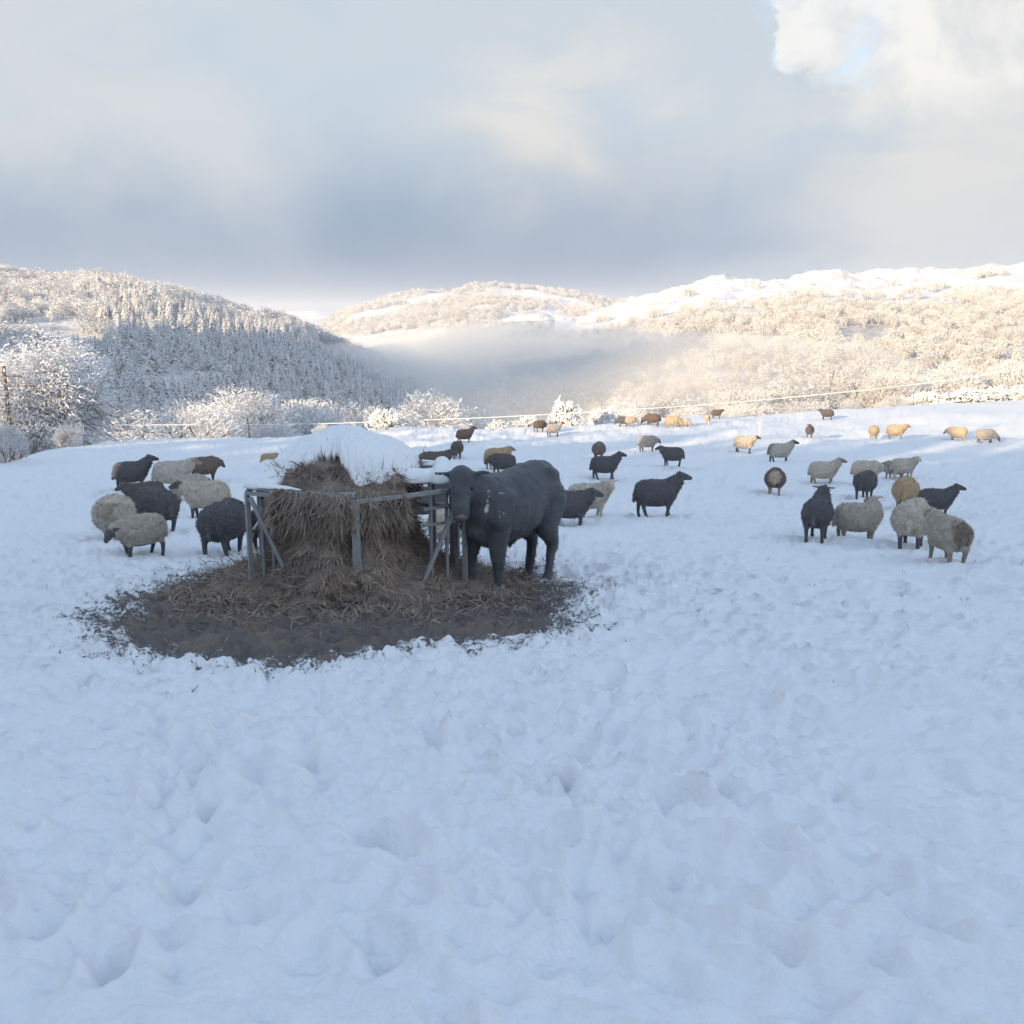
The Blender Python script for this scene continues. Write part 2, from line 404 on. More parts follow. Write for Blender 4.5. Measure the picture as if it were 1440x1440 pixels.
def stamp_trails(GX, GY, GZ, rows_, TH_):
    """hoof trails: chains of prints with a scuffed drag between them, wandering over the near field"""
    r2 = random.Random(21); nrow = len(rows_)
    def stamp(x, y, an, ra, rb, dp):
        r0 = math.hypot(x, y); t0 = math.atan2(x, y)
        if r0 < 1.2 or r0 > 26: return
        w = ra*3; i0, i1 = np.searchsorted(rows_[:nrow], [r0-w, r0+w]); j0, j1 = np.searchsorted(TH_, [t0-w/r0, t0+w/r0])
        if i1-i0 < 2 or j1-j0 < 2: return
        sx = GX[i0:i1, j0:j1]-x; sy = GY[i0:i1, j0:j1]-y; ca, sa = math.cos(an), math.sin(an)
        u = (sx*ca+sy*sa)/ra; v = (-sx*sa+sy*ca)/rb; q = u*u+v*v
        GZ[i0:i1, j0:j1] += dp*(-np.exp(-q**1.6) + .30*np.exp(-(np.sqrt(q)-1.55)**2*6))
    for t in range(64):
        px_, py_ = r2.uniform(-60, 1500), 820 + 640*r2.random()**.8
        x, y = ground(px_, min(py_, 1438)); 
        an = math.atan2(FC[1]-y, FC[0]-x) + r2.gauss(0, .45) if t % 3 else r2.uniform(2.1, 2.7)
        for k in range(r2.randint(10, 30)):
            an += r2.gauss(0, .10); st = r2.uniform(.24, .36)
            x += math.cos(an)*st; y += math.sin(an)*st
            if math.hypot((x-MCX)/MRX, (y-MCY)/MRY) < 1.02: break
            off = (.09 if k % 2 else -.09) + r2.gauss(0, .025)
            stamp(x-math.sin(an)*off, y+math.cos(an)*off, an, r2.uniform(.085, .14), r2.uniform(.045, .07), r2.uniform(.030, .055))
            if r2.random() < .6: stamp(x-math.cos(an)*st*.5, y-math.sin(an)*st*.5, an, .20, .055, .016)

def dents(X, Y, cell, prob, ra, rb, depth, seed, dens=None):
    """hoof prints: one per cell, turned at random"""
    out_ = np.zeros_like(X); cx = np.floor(X/cell).astype(np.int64); cy = np.floor(Y/cell).astype(np.int64)
    for i in (-1, 0, 1):
        for j in (-1, 0, 1):
            h = _h(cx+i+seed, cy+j+seed*3); h2 = _perm[(h+77) & 4095]; h3 = _perm[(h+511) & 4095]
            px_ = (cx+i+_gv[h])*cell; py_ = (cy+j+_gv[h2])*cell
            an = 2.3 + 0.9*(_gv[h3]-.5) + np.where((h3 % 4) == 0, 1.3, 0); ca = np.cos(an); sa = np.sin(an)
            dx = X-px_; dy = Y-py_; u = (dx*ca+dy*sa)/ra; v = (-dx*sa+dy*ca)/rb
            q = u*u+v*v; on = (_gv[(h2*3+h3) & 4095] < (prob if dens is None else prob*dens))
            s_ = 0.5+_gv[(h*7) & 4095]
            out_ += on*s_*depth*(-np.exp(-q*q*1.2) + 0.28*np.exp(-(np.sqrt(q)-1.5)**2*5))
    return out_

RUTS = [[(236, 1000), (222, 1060), (228, 1120), (246, 1190), (236, 1235)],
        [(262, 1050), (276, 1120), (292, 1175), (268, 1235), (262, 1260)],
        [(300, 1040), (355, 1075), (352, 1120)], [(230, 1300), (238, 1360), (262, 1405)],
        [(500, 1070), (530, 1105)], [(1010, 1190), (1000, 1230)], [(1062, 1320), (1110, 1350), (1160, 1392)],
        [(800, 1225), (830, 1300)], [(880, 1210), (960, 1280), (1040, 1330)], [(410, 1000), (450, 1100), (520, 1180)],
        [(360, 1130), (366, 1080)], [(990, 1300), (1003, 1345)], [(620, 1310), (660, 1350)], [(1190, 1190), (1300, 1230), (1440, 1290)],
        [(890, 1235), (1010, 1270), (1200, 1330)], [(30, 1210), (60, 1240)], [(180, 1310), (170, 1370)], [(470, 1240), (500, 1300)],
        [(540, 1340), (640, 1420)], [(1240, 1160), (1340, 1200), (1440, 1230)], [(900, 980), (1000, 1040), (1080, 1080)]]
RUTW = []
def detail(X, Y, mud):
    r = np.hypot(X, Y)
    fine = sstep(80, 20, r)
    ang = -0.50   # furrows run from near-right to far-left
    ca, sa = math.cos(ang), math.sin(ang)
    U = X*ca+Y*sa; V = -X*sa+Y*ca
    z = 0.055*fbm(X/1.9, Y/1.9, 3)
    z += 0.058*fbm(U/1.5, V/0.42+2, 3)*sstep(-5, 2, X+0.2*Y)
    z += 0.036*np.abs(fbm(X/0.5+8, Y/0.5, 3)) * (0.5+sstep(1.5, 4.5, r)*0.5)
    z += 0.020*fbm(X/0.15, Y/0.15, 3)*fine
    qf = np.hypot(X-FC[0], Y-FC[1])
    dens = 0.35 + 0.65*sstep(7.5, 3, qf) + 0.25*sstep(-2, 6, X)
    dens = dens*np.where(Y < 6.2, 0.5, 1.0)
    dens = dens*sstep(34, 20, Y)
    z += dents(X, Y, 0.34, 0.62, 0.13, 0.085, 0.068, 3, dens)
    z += dents(X, Y, 0.75, 0.45, 0.30, 0.11, 0.042, 19, np.clip(1.2-0.4*dens, 0, 1)*sstep(34, 20, Y))
    z += dents(X, Y, 0.16, 0.8, 0.065, 0.05, 0.034, 41, np.clip(sstep(4.8, 2.6, qf)+.22, 0, 1))
    for W_, dp, wd in RUTW:
        for (x0, y0), (x1, y1) in zip(W_[:-1], W_[1:]):
            L2 = (x1-x0)**2+(y1-y0)**2
            t = np.clip(((X-x0)*(x1-x0)+(Y-y0)*(y1-y0))/L2, 0, 1)
            dd = np.hypot(X-x0-t*(x1-x0), Y-y0-t*(y1-y0)) + 0.03*perlin(X*5, Y*5)
            z = z - dp*np.exp(-(dd/wd)**2) * 0.7
            z = z + dp*0.25*np.exp(-((dd-wd*1.9)/(wd*.8))**2)
    # far undulating drifts and stripes in the lit part
    z += 0.10*fbm(X/5.0, Y/1.8, 3)*sstep(22, 38, r)
    rough_mud = 0.042*fbm(X/0.11, Y/0.11, 3) + 0.055*fbm(X/0.45, Y/0.45, 2) - 0.08 + dents(X, Y, 0.22, 0.8, 0.08, 0.06, 0.04, 77)
    ms = sstep(0.35, 0.75, mud)
    lump = sstep(0.05, 0.35, mud)*sstep(0.75, 0.45, mud)
    z = z*(1-0.8*ms) + ms*rough_mud + lump*0.035*fbm(X/0.13, Y/0.13+5, 2)
    return z
for i_, p_ in enumerate(RUTS):
    RUTW.append(([ground(*q) for q in p_], 0.042 if i_ > 1 else 0.055, 0.05 if i_ > 1 else 0.065))

def zat(x, y):
    a = np.array([x]); b = np.array([y])
    return float(height(a, b)[0] + detail(a, b, mudmask(a, b))[0])

front = np.radians(np.arange(-31.0, 31.001, 0.1))
lft = np.radians(np.arange(-180, -31, 2.5)); rgt = np.radians(np.arange(33.5, 180.1, 2.5)); 
TH = np.concatenate([lft, front, rgt])
# rows: even steps of the viewing angle on the field, then a geometric series to the horizon
rr = np.linspace(1.0, 95, 20000); psi = np.arctan2(CAM_H - np.interp(rr, _fy, _fzs), rr)
tgt = np.linspace(psi[0], psi[-1]*1.0, 640)
rows = np.interp(-tgt, -psi, rr)
rows = np.unique(np.concatenate([[0.35, 0.7], rows]))
rows_far = np.geomspace(95, 9000, 300)[1:]
RR = np.concatenate([rows, rows_far]); NB = len(rows)
TT, RG = np.meshgrid(TH, RR)
GX = RG*np.sin(TT); GY = RG*np.cos(TT)
GZ = height(GX.ravel(), GY.ravel()).reshape(GX.shape)
nearm = slice(0, NB)
mudv = mudmask(GX[nearm].ravel(), GY[nearm].ravel())
dz_ = detail(GX[nearm].ravel(), GY[nearm].ravel(), mudv).reshape(GX[nearm].shape)
fade = np.ones(NB); fade[-12:] = np.linspace(1, 0, 12)
GZ[nearm] += dz_*fade[:, None]
stamp_trails(GX, GY, GZ, rows, TH)
nc = len(TH); nr = len(RR)
idx = np.arange(nr*nc).reshape(nr, nc)
V = np.stack([GX.ravel(), GY.ravel(), GZ.ravel()], 1)
def sheet(rows0, rows1, colmask=None):
    a = idx[rows0:rows1-1, :-1]; b = idx[rows0:rows1-1, 1:]; c2 = idx[rows0+1:rows1, 1:]; d = idx[rows0+1:rows1, :-1]
    Q = np.stack([a, d, c2, b], -1)
    return Q
Qn = sheet(0, NB).reshape(-1, 4)
# seam behind the camera and the small hole under it
sa_ = np.stack([idx[:NB-1, -1], idx[1:NB, -1], idx[1:NB, 0], idx[:NB-1, 0]], -1)
Vn = V[:NB*nc]
me = mesh_from('snow_field', Vn, np.concatenate([Qn, sa_]), M['field'], True)
add_attr(me, 'mud', mudv)
qf_ = np.hypot(Vn[:, 0]-FC[0], Vn[:, 1]-FC[1])
worn = np.clip(sstep(5.6, 3.0, qf_)*0.8 + 0.35*sstep(1, 6, Vn[:, 0])*sstep(15, 8, Vn[:, 1])*sstep(3, 6, Vn[:, 1]), 0, 1)
add_attr(me, 'worn', worn)
tag(link('snow_field', me), kind='structure', label='snow covered pasture trampled by hooves with bare mud round the feeder')
# far land: cut in four named pieces
Qf = sheet(NB-1, nr); fr_ = np.arange(nr-NB)[:, None]; 
mid = (RR[NB-1:nr-1]+RR[NB:nr])/2; ths = (TH[:-1]+TH[1:])/2
DM = mid[:, None]*np.cos(np.clip(ths, -1.2, 1.2))[None, :]; SM = np.tan(np.clip(ths, -1.25, 1.25))[None, :]*np.ones_like(DM)
region = np.zeros(DM.shape, int)                                    # 0 valley
region[(DM > 300) & (SM < X2S(770)) & (DM < 1300)] = 1              # left hill
region[(DM > 420) & (SM > X2S(610)) & (DM < 1650)] = 2              # right ridge
region[(DM >= 1650) & (DM < 3600)] = 3                              # central hill
region[(DM >= 3600)] = 4
region[np.abs(ths)[None, :]*np.ones_like(DM) > 1.75] = 0
woodv = np.zeros(nr*nc)
_X = V[:, 0]; _Y = V[:, 1]; _dep = np.hypot(_X, _Y)*np.cos(np.clip(np.arctan2(_X, _Y), -1.2, 1.2)); _s = np.tan(np.clip(np.arctan2(_X, _Y), -1.2, 1.2))
woodv = np.where(_s > X2S(780), sstep(1120, 820, _dep)*0.8, 0) + np.where((_dep > 1650), 0.55*sstep(-.2, .5, fbm(_X/200, _Y/200, 3)), 0) + np.where((_s <= X2S(780)) & (_dep < 1300), 0.55, 0)
woodv = np.clip(woodv, 0, 1)
for k, nm, lab in ((0, 'valley', 'snowy valley floor below the pasture'), (1, 'wooded_hill', 'snowy wooded hill sloping down from the left'),
                   (2, 'snowy_ridge', 'long sunlit snow covered ridge on the right'), (3, 'far_hill', 'distant rounded snowy hill beyond the mist'),
                   (4, 'horizon_hills', 'low far hills on the horizon')):
    q = Qf[region == k]
    used, inv = np.unique(q, return_inverse=True)
    me = mesh_from(nm, V[used], inv.reshape(-1, 4), M['hills'], True)
    add_attr(me, 'wood', woodv[used])
    tag(link(nm, me), kind='structure', label=lab)

# ------------------------------------------------------------------ plants
class Geo:
    def __init__(s): s.v = []; s.f = []
    def tube(s, pts, rad, n=3):
        base = len(s.v)
        for i, p in enumerate(pts):
            p = Vector(p)
            d = (Vector(pts[min(i+1, len(pts)-1)])-Vector(pts[max(i-1, 0)]))
            if d.length < 1e-6: d = Vector((0, 0, 1))
            d.normalize(); a = d.orthogonal().normalized(); b = d.cross(a)
            for k in range(n):
                t = 2*math.pi*k/n
                s.v.append(tuple(p + (a*math.cos(t)+b*math.sin(t))*rad[i]))
        for i in range(len(pts)-1):
            for k in range(n):
                s.f.append((base+i*n+k, base+i*n+(k+1) % n, base+(i+1)*n+(k+1) % n, base+(i+1)*n+k))
    def box(s, c0, sx, sy, sz, rot=None):
        base = len(s.v); c0 = Vector(c0)
        for dx in (-1, 1):
            for dy in (-1, 1):
                for dz2 in (-1, 1):
                    p = Vector((dx*sx/2, dy*sy/2, dz2*sz/2))
                    if rot: p = rot @ p
                    s.v.append(tuple(c0+p))
        for q in ((0, 1, 3, 2), (4, 6, 7, 5), (0, 4, 5, 1), (2, 3, 7, 6), (0, 2, 6, 4), (1, 5, 7, 3)): s.f.append(tuple(base+i for i in q))
    def bar(s, a, b, w, h):
        a = Vector(a); b = Vector(b); d = b-a
        rot = d.to_track_quat('X', 'Z').to_matrix()
        s.box((a+b)/2, d.length, w, h, rot)
    def mesh(s, name, mat, smooth=False):
        return mesh_from(name, np.array(s.v), s.f, mat, smooth)

def rvec(rg): return Vector((rg.gauss(0, 1), rg.gauss(0, 1), rg.gauss(0, 1)))

def tree_meshes(rg, H=1.0, spread=0.5, levels=4, stems=1, twig=0.006, trunk_r=0.025, clear=0.15, nchild=4, sprays=5, droop=0.0, mat='frost'):
    """a leafless frosted tree of height 1: trunk and limbs in one mesh, twigs in the other"""
    T = Geo(); Cn = Geo()
    def grow(p, d, L, r, lev):
        n = 3; pts = [p]; q = Vector(p); dd = d.copy()
        for i in range(n):
            dd = (dd + rvec(rg)*0.16 + Vector((0, 0, 0.05-droop*0.08*lev))).normalized()
            q = q + dd*(L/n); pts.append(q.copy())
        rad = [r*(1-0.45*i/n) for i in range(n+1)]
        if lev <= 1: T.tube(pts, rad, 5)
        elif lev == 2: T.tube(pts, [max(x, twig*0.9) for x in rad], 3)
        else: Cn.tube([pts[0], pts[2], pts[3]], [max(r, twig)*1.0, twig*0.9, twig*0.5], 3)
        if lev >= levels:
            for k in range(sprays):
                t = rg.random(); b = pts[0].lerp(pts[-1], t)
                e = (dd*0.6 + rvec(rg)*0.55 + Vector((0, 0, .1-droop*.3))).normalized()
                l = L*rg.uniform(0.3, 0.75)
                m_ = b + e*l*0.5; en = b + (e+rvec(rg)*0.25).normalized()*l
                Cn.tube([b, en], [twig, twig*0.45], 3)
            return
        k = nchild + (1 if lev == 0 else 0)
        for i in range(k):
            t = rg.uniform(0.35 if lev else clear+0.25, 1.0)
            b = pts[min(int(t*n), n-1)].lerp(pts[min(int(t*n)+1, n)], t*n-int(t*n) if t < 1 else 1)
            side = rvec(rg); side -= side.dot(dd)*dd; side.normalize()
            nd = (dd*(1-spread) + side*spread*rg.uniform(0.7, 1.4)).normalized()
            grow(b, nd, L*rg.uniform(0.55, 0.8), r*0.5, lev+1)
    for s_ in range(stems):
        a = rg.uniform(0, 6.28); lean = 0.0 if stems == 1 else rg.uniform(0.15, 0.6)
        d = Vector((math.cos(a)*lean, math.sin(a)*lean, 1)).normalized()
        grow(Vector((math.cos(a), math.sin(a), 0))*0.02*stems*0.5, d, 0.42, trunk_r, 0)
    def norm(g, hmax): g.v = [(x/hmax, y/hmax, z/hmax) for x, y, z in g.v]
    hm = max(z for _, _, z in Cn.v)
    norm(T, hm); norm(Cn, hm)
    return T.mesh('trunk', M['bark']), Cn.mesh('crown', M[mat])

def fill_crown(pair, rg, n, cz, rx, rz, size, mat, droop=0.0, lobes=14, keep=True):
    """adds fine twig ends through the crown volume so that it closes into a rounded, uneven outline"""
    T_, Cm = pair; g = Geo()
    if keep: g.v = [tuple(v.co) for v in Cm.vertices]; g.f = [tuple(p.vertices) for p in Cm.polygons]
    L_ = []
    for i in range(lobes):
        u = rvec(rg).normalized(); L_.append((Vector((u.x*rx*.62, u.y*rx*.62, cz+u.z*rz*.62)), rg.uniform(.30, .48)*rx))
    for i in range(n):
        c0, r0 = rg.choice(L_); u = rvec(rg).normalized()*r0*rg.uniform(.15, 1.0)**.45; p = c0+u
        if p.z < .03: continue
        d = ((p-Vector((0, 0, cz*.5))).normalized() + rvec(rg)*.55 - Vector((0, 0, droop))).normalized(); l = rg.uniform(*size)
        a = d.orthogonal().normalized()*l*rg.uniform(.05, .12)
        b = len(g.v); q = p+d*l*.5+rvec(rg)*l*.12; g.v += [tuple(p-a), tuple(p+a), tuple(q+a*.7), tuple(q-a*.7), tuple(p+d*l-Vector((0, 0, droop*l*.5)))]
        g.f += [(b, b+1, b+2, b+3), (b+3, b+2, b+4)]
    return T_, g.mesh('crown', M[mat])

def conifer_mesh(rg, tiers=20, per=8):
    """snowy spruce of height 1: drooping flat boughs round a stem"""
    g = Geo(); t_ = Geo()
    t_.tube([(0, 0, 0), (0, 0, 0.5), (0, 0, 1.0)], [0.018, 0.012, 0.002], 5)
    for i in range(tiers):
        z = 0.08 + 0.9*(i/(tiers-1))**0.9; L = 0.26*(1-z)**0.8 + 0.012
        for k in range(per if i < tiers-3 else 5):
            a = rg.uniform(0, 6.28); l = L*rg.uniform(0.6, 1.15); z0 = z + rg.uniform(-.02, .02)
            dr = l*rg.uniform(0.15, 0.5); ca, sa = math.cos(a), math.sin(a); w = l*0.28+.004
            b = len(g.v)
            g.v += [(0, 0, z0), (ca*l*.5-sa*w, sa*l*.5+ca*w, z0-dr*.35-w*.3), (ca*l*.5+sa*w, sa*l*.5-ca*w, z0-dr*.35-w*.3), (ca*l, sa*l, z0-dr), (ca*l*.5, sa*l*.5, z0-dr*.15+.006)]
            g.f += [(b, b+4, b+1), (b, b+2, b+4), (b+4, b+3, b+1), (b+4, b+2, b+3)]
    return t_.mesh('trunk', M['bark']), g.mesh('crown', M['needles'])

def puff_mesh(rg, n=260, mat='frost_h', asp=0.55):
    """a small far tree: leaf-sized flakes of frosted twigs spread through a dome"""
    g = Geo()
    lobes = [(Vector((rg.uniform(-.28, .28), rg.uniform(-.28, .28), rg.uniform(.45, .78))), rg.uniform(.16, .26)) for _ in range(6)]
    for i in range(n):
        c0, r0 = rg.choice(lobes); u = rvec(rg).normalized()*r0*rg.uniform(.4, 1.0)**.5; u.z *= .85
        p = c0+u; d = (u.normalized() + rvec(rg)*.6).normalized(); l = rg.uniform(.05, .11)
        a = d.orthogonal().normalized()*rg.uniform(.012, .03)
        b = len(g.v); g.v += [tuple(p-a), tuple(p+a), tuple(p+d*l)]; g.f.append((b, b+1, b+2))
    for k in range(7):
        c0, r0 = lobes[k % 6]; g.tube([(0, 0, 0), (c0.x*.4, c0.y*.4, c0.z*.5), tuple(c0)], [.02, .014, .005], 3)
    return g.mesh('puff', M[mat])

rg = random.Random(5)
DEC = [tree_meshes(rg, spread=0.55, levels=4, nchild=5, sprays=6, twig=0.0042, trunk_r=.018) for _ in range(3)]
DEC.append(tree_meshes(rg, spread=0.5, levels=4, stems=3, nchild=3, sprays=5, twig=0.006, trunk_r=0.015, clear=0.0))
BUSH = [tree_meshes(rg, spread=0.6, levels=3, stems=6, nchild=4, sprays=6, twig=0.017, trunk_r=0.018, clear=0.0, mat='frost_w') for _ in range(2)]
RIME = [tree_meshes(rg, spread=0.6, levels=4, stems=3, nchild=4, sprays=6, twig=0.0042, trunk_r=0.010, clear=0.0, mat='frost_d') for _ in range(2)]
BIG = tree_meshes(rg, spread=0.55, levels=4, stems=6, nchild=6, sprays=6, twig=0.0022, trunk_r=0.007, clear=-.2, droop=1.1)
BIG = fill_crown(BIG, rg, 60000, .50, .52, .50, (.015, .045), 'frost', .5, 46, False)
DEC = [fill_crown(p, rg, 15000, .56, .46, .43, (.02, .05), 'frost', .0, 24, False) for p in DEC]
RIME = [fill_crown(p, rg, 10000, .48, .50, .46, (.02, .055), 'frost_d', .1, 18, False) for p in RIME]
CON = [conifer_mesh(rg) for _ in range(3)]

def at_px(px, dist):
    return ((px-720)/F*dist, dist)
def tree(name, label, cat, pair, px, dist, ytop, width=1.0, group=None, sink=0.1, rz=None, lean=0.0):
    x, y = at_px(px, dist); z = float(height(np.array([x]), np.array([y]))[0]) - sink
    ztop = CAM_H + (450-ytop)/F*dist*1.0
    h = max(ztop-z, 0.8)
    e = empty(name, (x, y, z), rg.uniform(0, 6.28) if rz is None else rz)
    e.scale = (h*width, h*width, h); e.rotation_euler[1] = lean
    tag(e, label, cat, group)
    link('trunk', pair[0], e); link('crown', pair[1], e)
    return e

g_edge = 'frosted trees along the lower edge of the pasture'
tree('frosted_tree', 'large frosted tree with fine drooping twigs beside the pole on the left', 'tree', BIG, 52, 47, 462, 1.0, rz=1.0)
tree('frosted_tree', 'frosted tree at the left edge behind the large drooping tree', 'tree', DEC[1], -28, 56, 470, 1.0)
tree('frosted_shrub', 'grey blue frosted shrub at the left edge of the pasture', 'shrub', RIME[0], 2, 35.5, 588, 1.0)
tree('frosted_shrub', 'low frosted shrub at the foot of the large drooping tree', 'shrub', RIME[1], 95, 43, 590, 1.1)
tree('frosted_tree', 'broad round frosted tree, leftmost of the row beyond the feeder', 'tree', DEC[3], 268, 62, 560, 1.25, g_edge)
tree('frosted_tree', 'tall domed frosted tree just right of the broad round one', 'tree', DEC[0], 345, 72, 540, 1.15, g_edge)
tree('frosted_tree', 'frosted tree above the left rim of the feeder', 'tree', DEC[2], 415, 78, 558, 1.15, g_edge)
tree('frosted_tree', 'frosted tree directly behind the snowy top of the hay bale', 'tree', DEC[1], 470, 84, 552, 1.15, g_edge)
tree('frosted_tree', 'pale frosted tree between the two bright bushes', 'tree', DEC[0], 603, 80, 549, 1.05, g_edge)
tree('frosted_tree', 'short frosted tree low behind the feeder on its left', 'tree', RIME[0], 385, 60, 590, 1.2, g_edge)
tree('frosted_tree', 'round frosted tree between the broad leftmost one and the large drooping tree', 'tree', DEC[1], 190, 74, 564, 1.15, g_edge)
tree('frosted_tree', 'frosted tree filling the space between the tall domed one and its right neighbour', 'tree', DEC[3], 380, 88, 560, 1.1, g_edge)
tree('frosted_tree', 'frosted tree at the right end of the row, next to the bright bush', 'tree', DEC[2], 510, 90, 562, 1.0, g_edge)
tree('frosted_tree', 'low frosted tree right of the pale one', 'tree', DEC[3], 660, 84, 568, 1.1, g_edge)
tree('snowy_bush', 'bright snow laden bush right of the hay bale top', 'bush', BUSH[0], 537, 53, 572, 1.0)
tree('snowy_bush', 'tall sunlit snow laden bush with jagged top beyond the cow', 'bush', BUSH[1], 795, 60, 553, 0.75, rz=0.4)
tree('snowy_bush', 'small snow topped bush right of the tall sunlit bush', 'bush', BUSH[0], 847, 64, 570, 0.9, rz=2.0)
tree('snowy_bush', 'low sunlit bush touching the left side of the tall sunlit bush', 'bush', BUSH[0], 752, 58, 581, 1.2, rz=4.0)
tree('snowy_bush', 'low snowy bush beyond the small brown sheep', 'bush', BUSH[1], 700, 56, 586, 1.3, rz=1.0)
tree('snowy_bush', 'low snowy bush below the pale frosted tree', 'bush', BUSH[1], 590, 54, 588, 1.2, rz=3.0)
for px, dist, yt, lab in ((645, 57, 592, 'low tangled bush behind the small brown sheep'), (560, 56, 592, 'small tangled bush close behind the bright bush by the hay'),
                          (450, 52, 600, 'low scrub half hidden by the snowy bale top')):
    tree('tangled_bush', lab, 'bush', RIME[1], px, dist, yt, 1.5)
right = [(880, 84, 556, 'small grey frosted tree at the left end of the right hedge'), (915, 90, 551, 'grey frosted tree above the brown and cream sheep pair'),
         (955, 88, 549, 'frosted tree behind the bright cream sheep on the skyline of the field'), (1000, 92, 546, 'frosted tree above the small white and brown sheep pair'),
         (1040, 90, 540, 'frosted tree, second to the left of the tallest hedge tree'), (1085, 95, 534, 'frosted tree with dense twigs left of the tallest hedge tree'),
         (1125, 98, 530, 'narrow frosted tree close left of the tallest hedge tree'), (1192, 100, 494, 'tallest round frosted tree of the right hedge'),
         (1245, 98, 518, 'frosted tree close right of the tallest hedge tree'), (1290, 104, 514, 'frosted tree under the rising cable'),
         (1335, 102, 508, 'frosted tree above the bright cream sheep on the far right'), (1385, 108, 503, 'frosted tree second from the right edge'),
         (1432, 104, 500, 'frosted tree at the right edge of the picture'), (1475, 104, 498, 'frosted tree cut by the right edge')]
for i, (px, dist, yt, lab) in enumerate(right):
    tree('frosted_tree', lab, 'tree', (RIME if i % 2 else DEC)[i % 2 if i % 2 == 0 else (i//2) % 2], px, dist, yt, 1.0 if px != 1192 else .8, 'frosted trees of the right hedge')
    tree('frosted_shrub', 'frosted shrub at the foot of the '+lab.split(' frosted tree')[0].replace('small grey', 'leftmost')+' part of the right hedge' if False else
         ['frosted undergrowth clump at the left end of the hedge', 'undergrowth clump above the brown and cream sheep', 'undergrowth clump behind the bright cream sheep',
          'undergrowth clump by the small white and brown sheep', 'undergrowth clump above the lone cream sheep with dark face', 'undergrowth clump left of the tallest hedge tree',
          'undergrowth clump above the small grey sheep', 'undergrowth clump at the foot of the tallest hedge tree', 'undergrowth clump right of the tallest hedge tree',
          'white undergrowth clump above the lit cream pair', 'white undergrowth clump under the rising cable', 'white undergrowth clump above the bright cream sheep',
          'white undergrowth clump at the right edge', 'white undergrowth clump cut by the right edge'][i], 'shrub',
         (BUSH if i >= 9 else RIME)[i % 2], px+14, (80 if i >= 9 else 78)-(6 if i < 4 else 0)+ (4 if i > 6 else 0), 570-(px-880)*0.052+ (0 if i < 9 else -6), 1.5)

# the stand of sunlit spruces on the left hill, seen one by one
for i in range(30):
    px = 150 + (i*37 % 100) + rg.uniform(-3, 3); dist = 560 + (i*53 % 130)
    x, y = at_px(px, dist); z = float(height(np.array([x]), np.array([y]))[0])
    e = empty('snowy_spruce', (x, y, z-.3), rg.uniform(0, 6)); h = rg.uniform(12, 19); e.scale = (h*1.2, h*1.2, h)
    tag(e, 'sunlit snowy spruce in the tall clump on the left hill', 'spruce', 'sunlit spruces on the left hill')
    link('trunk', CON[i % 3][0], e); link('crown', CON[i % 3][1], e)

# far woods: one mass each, scattered over the slopes by geometry nodes
def joined(name, pair):
    """one object holding trunk and crown for instancing"""
    a, b = pair; n0 = len(a.vertices)
    Va = [tuple(v.co) for v in a.vertices] + [tuple(v.co) for v in b.vertices]
    Fa = [tuple(p.vertices) for p in a.polygons] + [tuple(n0+i for i in p.vertices) for p in b.polygons]
    me = mesh_from(name, Va, Fa, [a.materials[0], b.materials[0]])
    mi = np.zeros(len(me.polygons), dtype=np.int32); mi[len(a.polygons):] = 1
    me.polygons.foreach_set('material_index', mi)
    return bpy.data.objects.new(name, me)
def src_coll(name, objs):
    cc = bpy.data.collections.new(name)
    for o in objs: cc.objects.link(o)
    return cc
PUFF = [bpy.data.objects.new('puff_source', puff_mesh(rg)) for _ in range(4)]
PUFC = [bpy.data.objects.new('cool_puff_source', puff_mesh(rg, mat='frost_c')) for _ in range(3)]
small_dec = [tree_meshes(rg, spread=0.6, levels=3, stems=2, nchild=4, sprays=5, twig=0.012, trunk_r=0.02, clear=0.0) for _ in range(2)]
lc = src_coll('far_spruce_source', [joined('a_spruce', CON[0]), joined('b_spruce', CON[1]), joined('c_spruce', CON[2])])
lp = src_coll('far_tree_source', PUFF); lq = src_coll('far_cool_tree_source', PUFC)
ld = src_coll('near_wood_source', [joined('a_tree', small_dec[0]), joined('b_tree', small_dec[1]), joined('c_tree', RIME[0])])

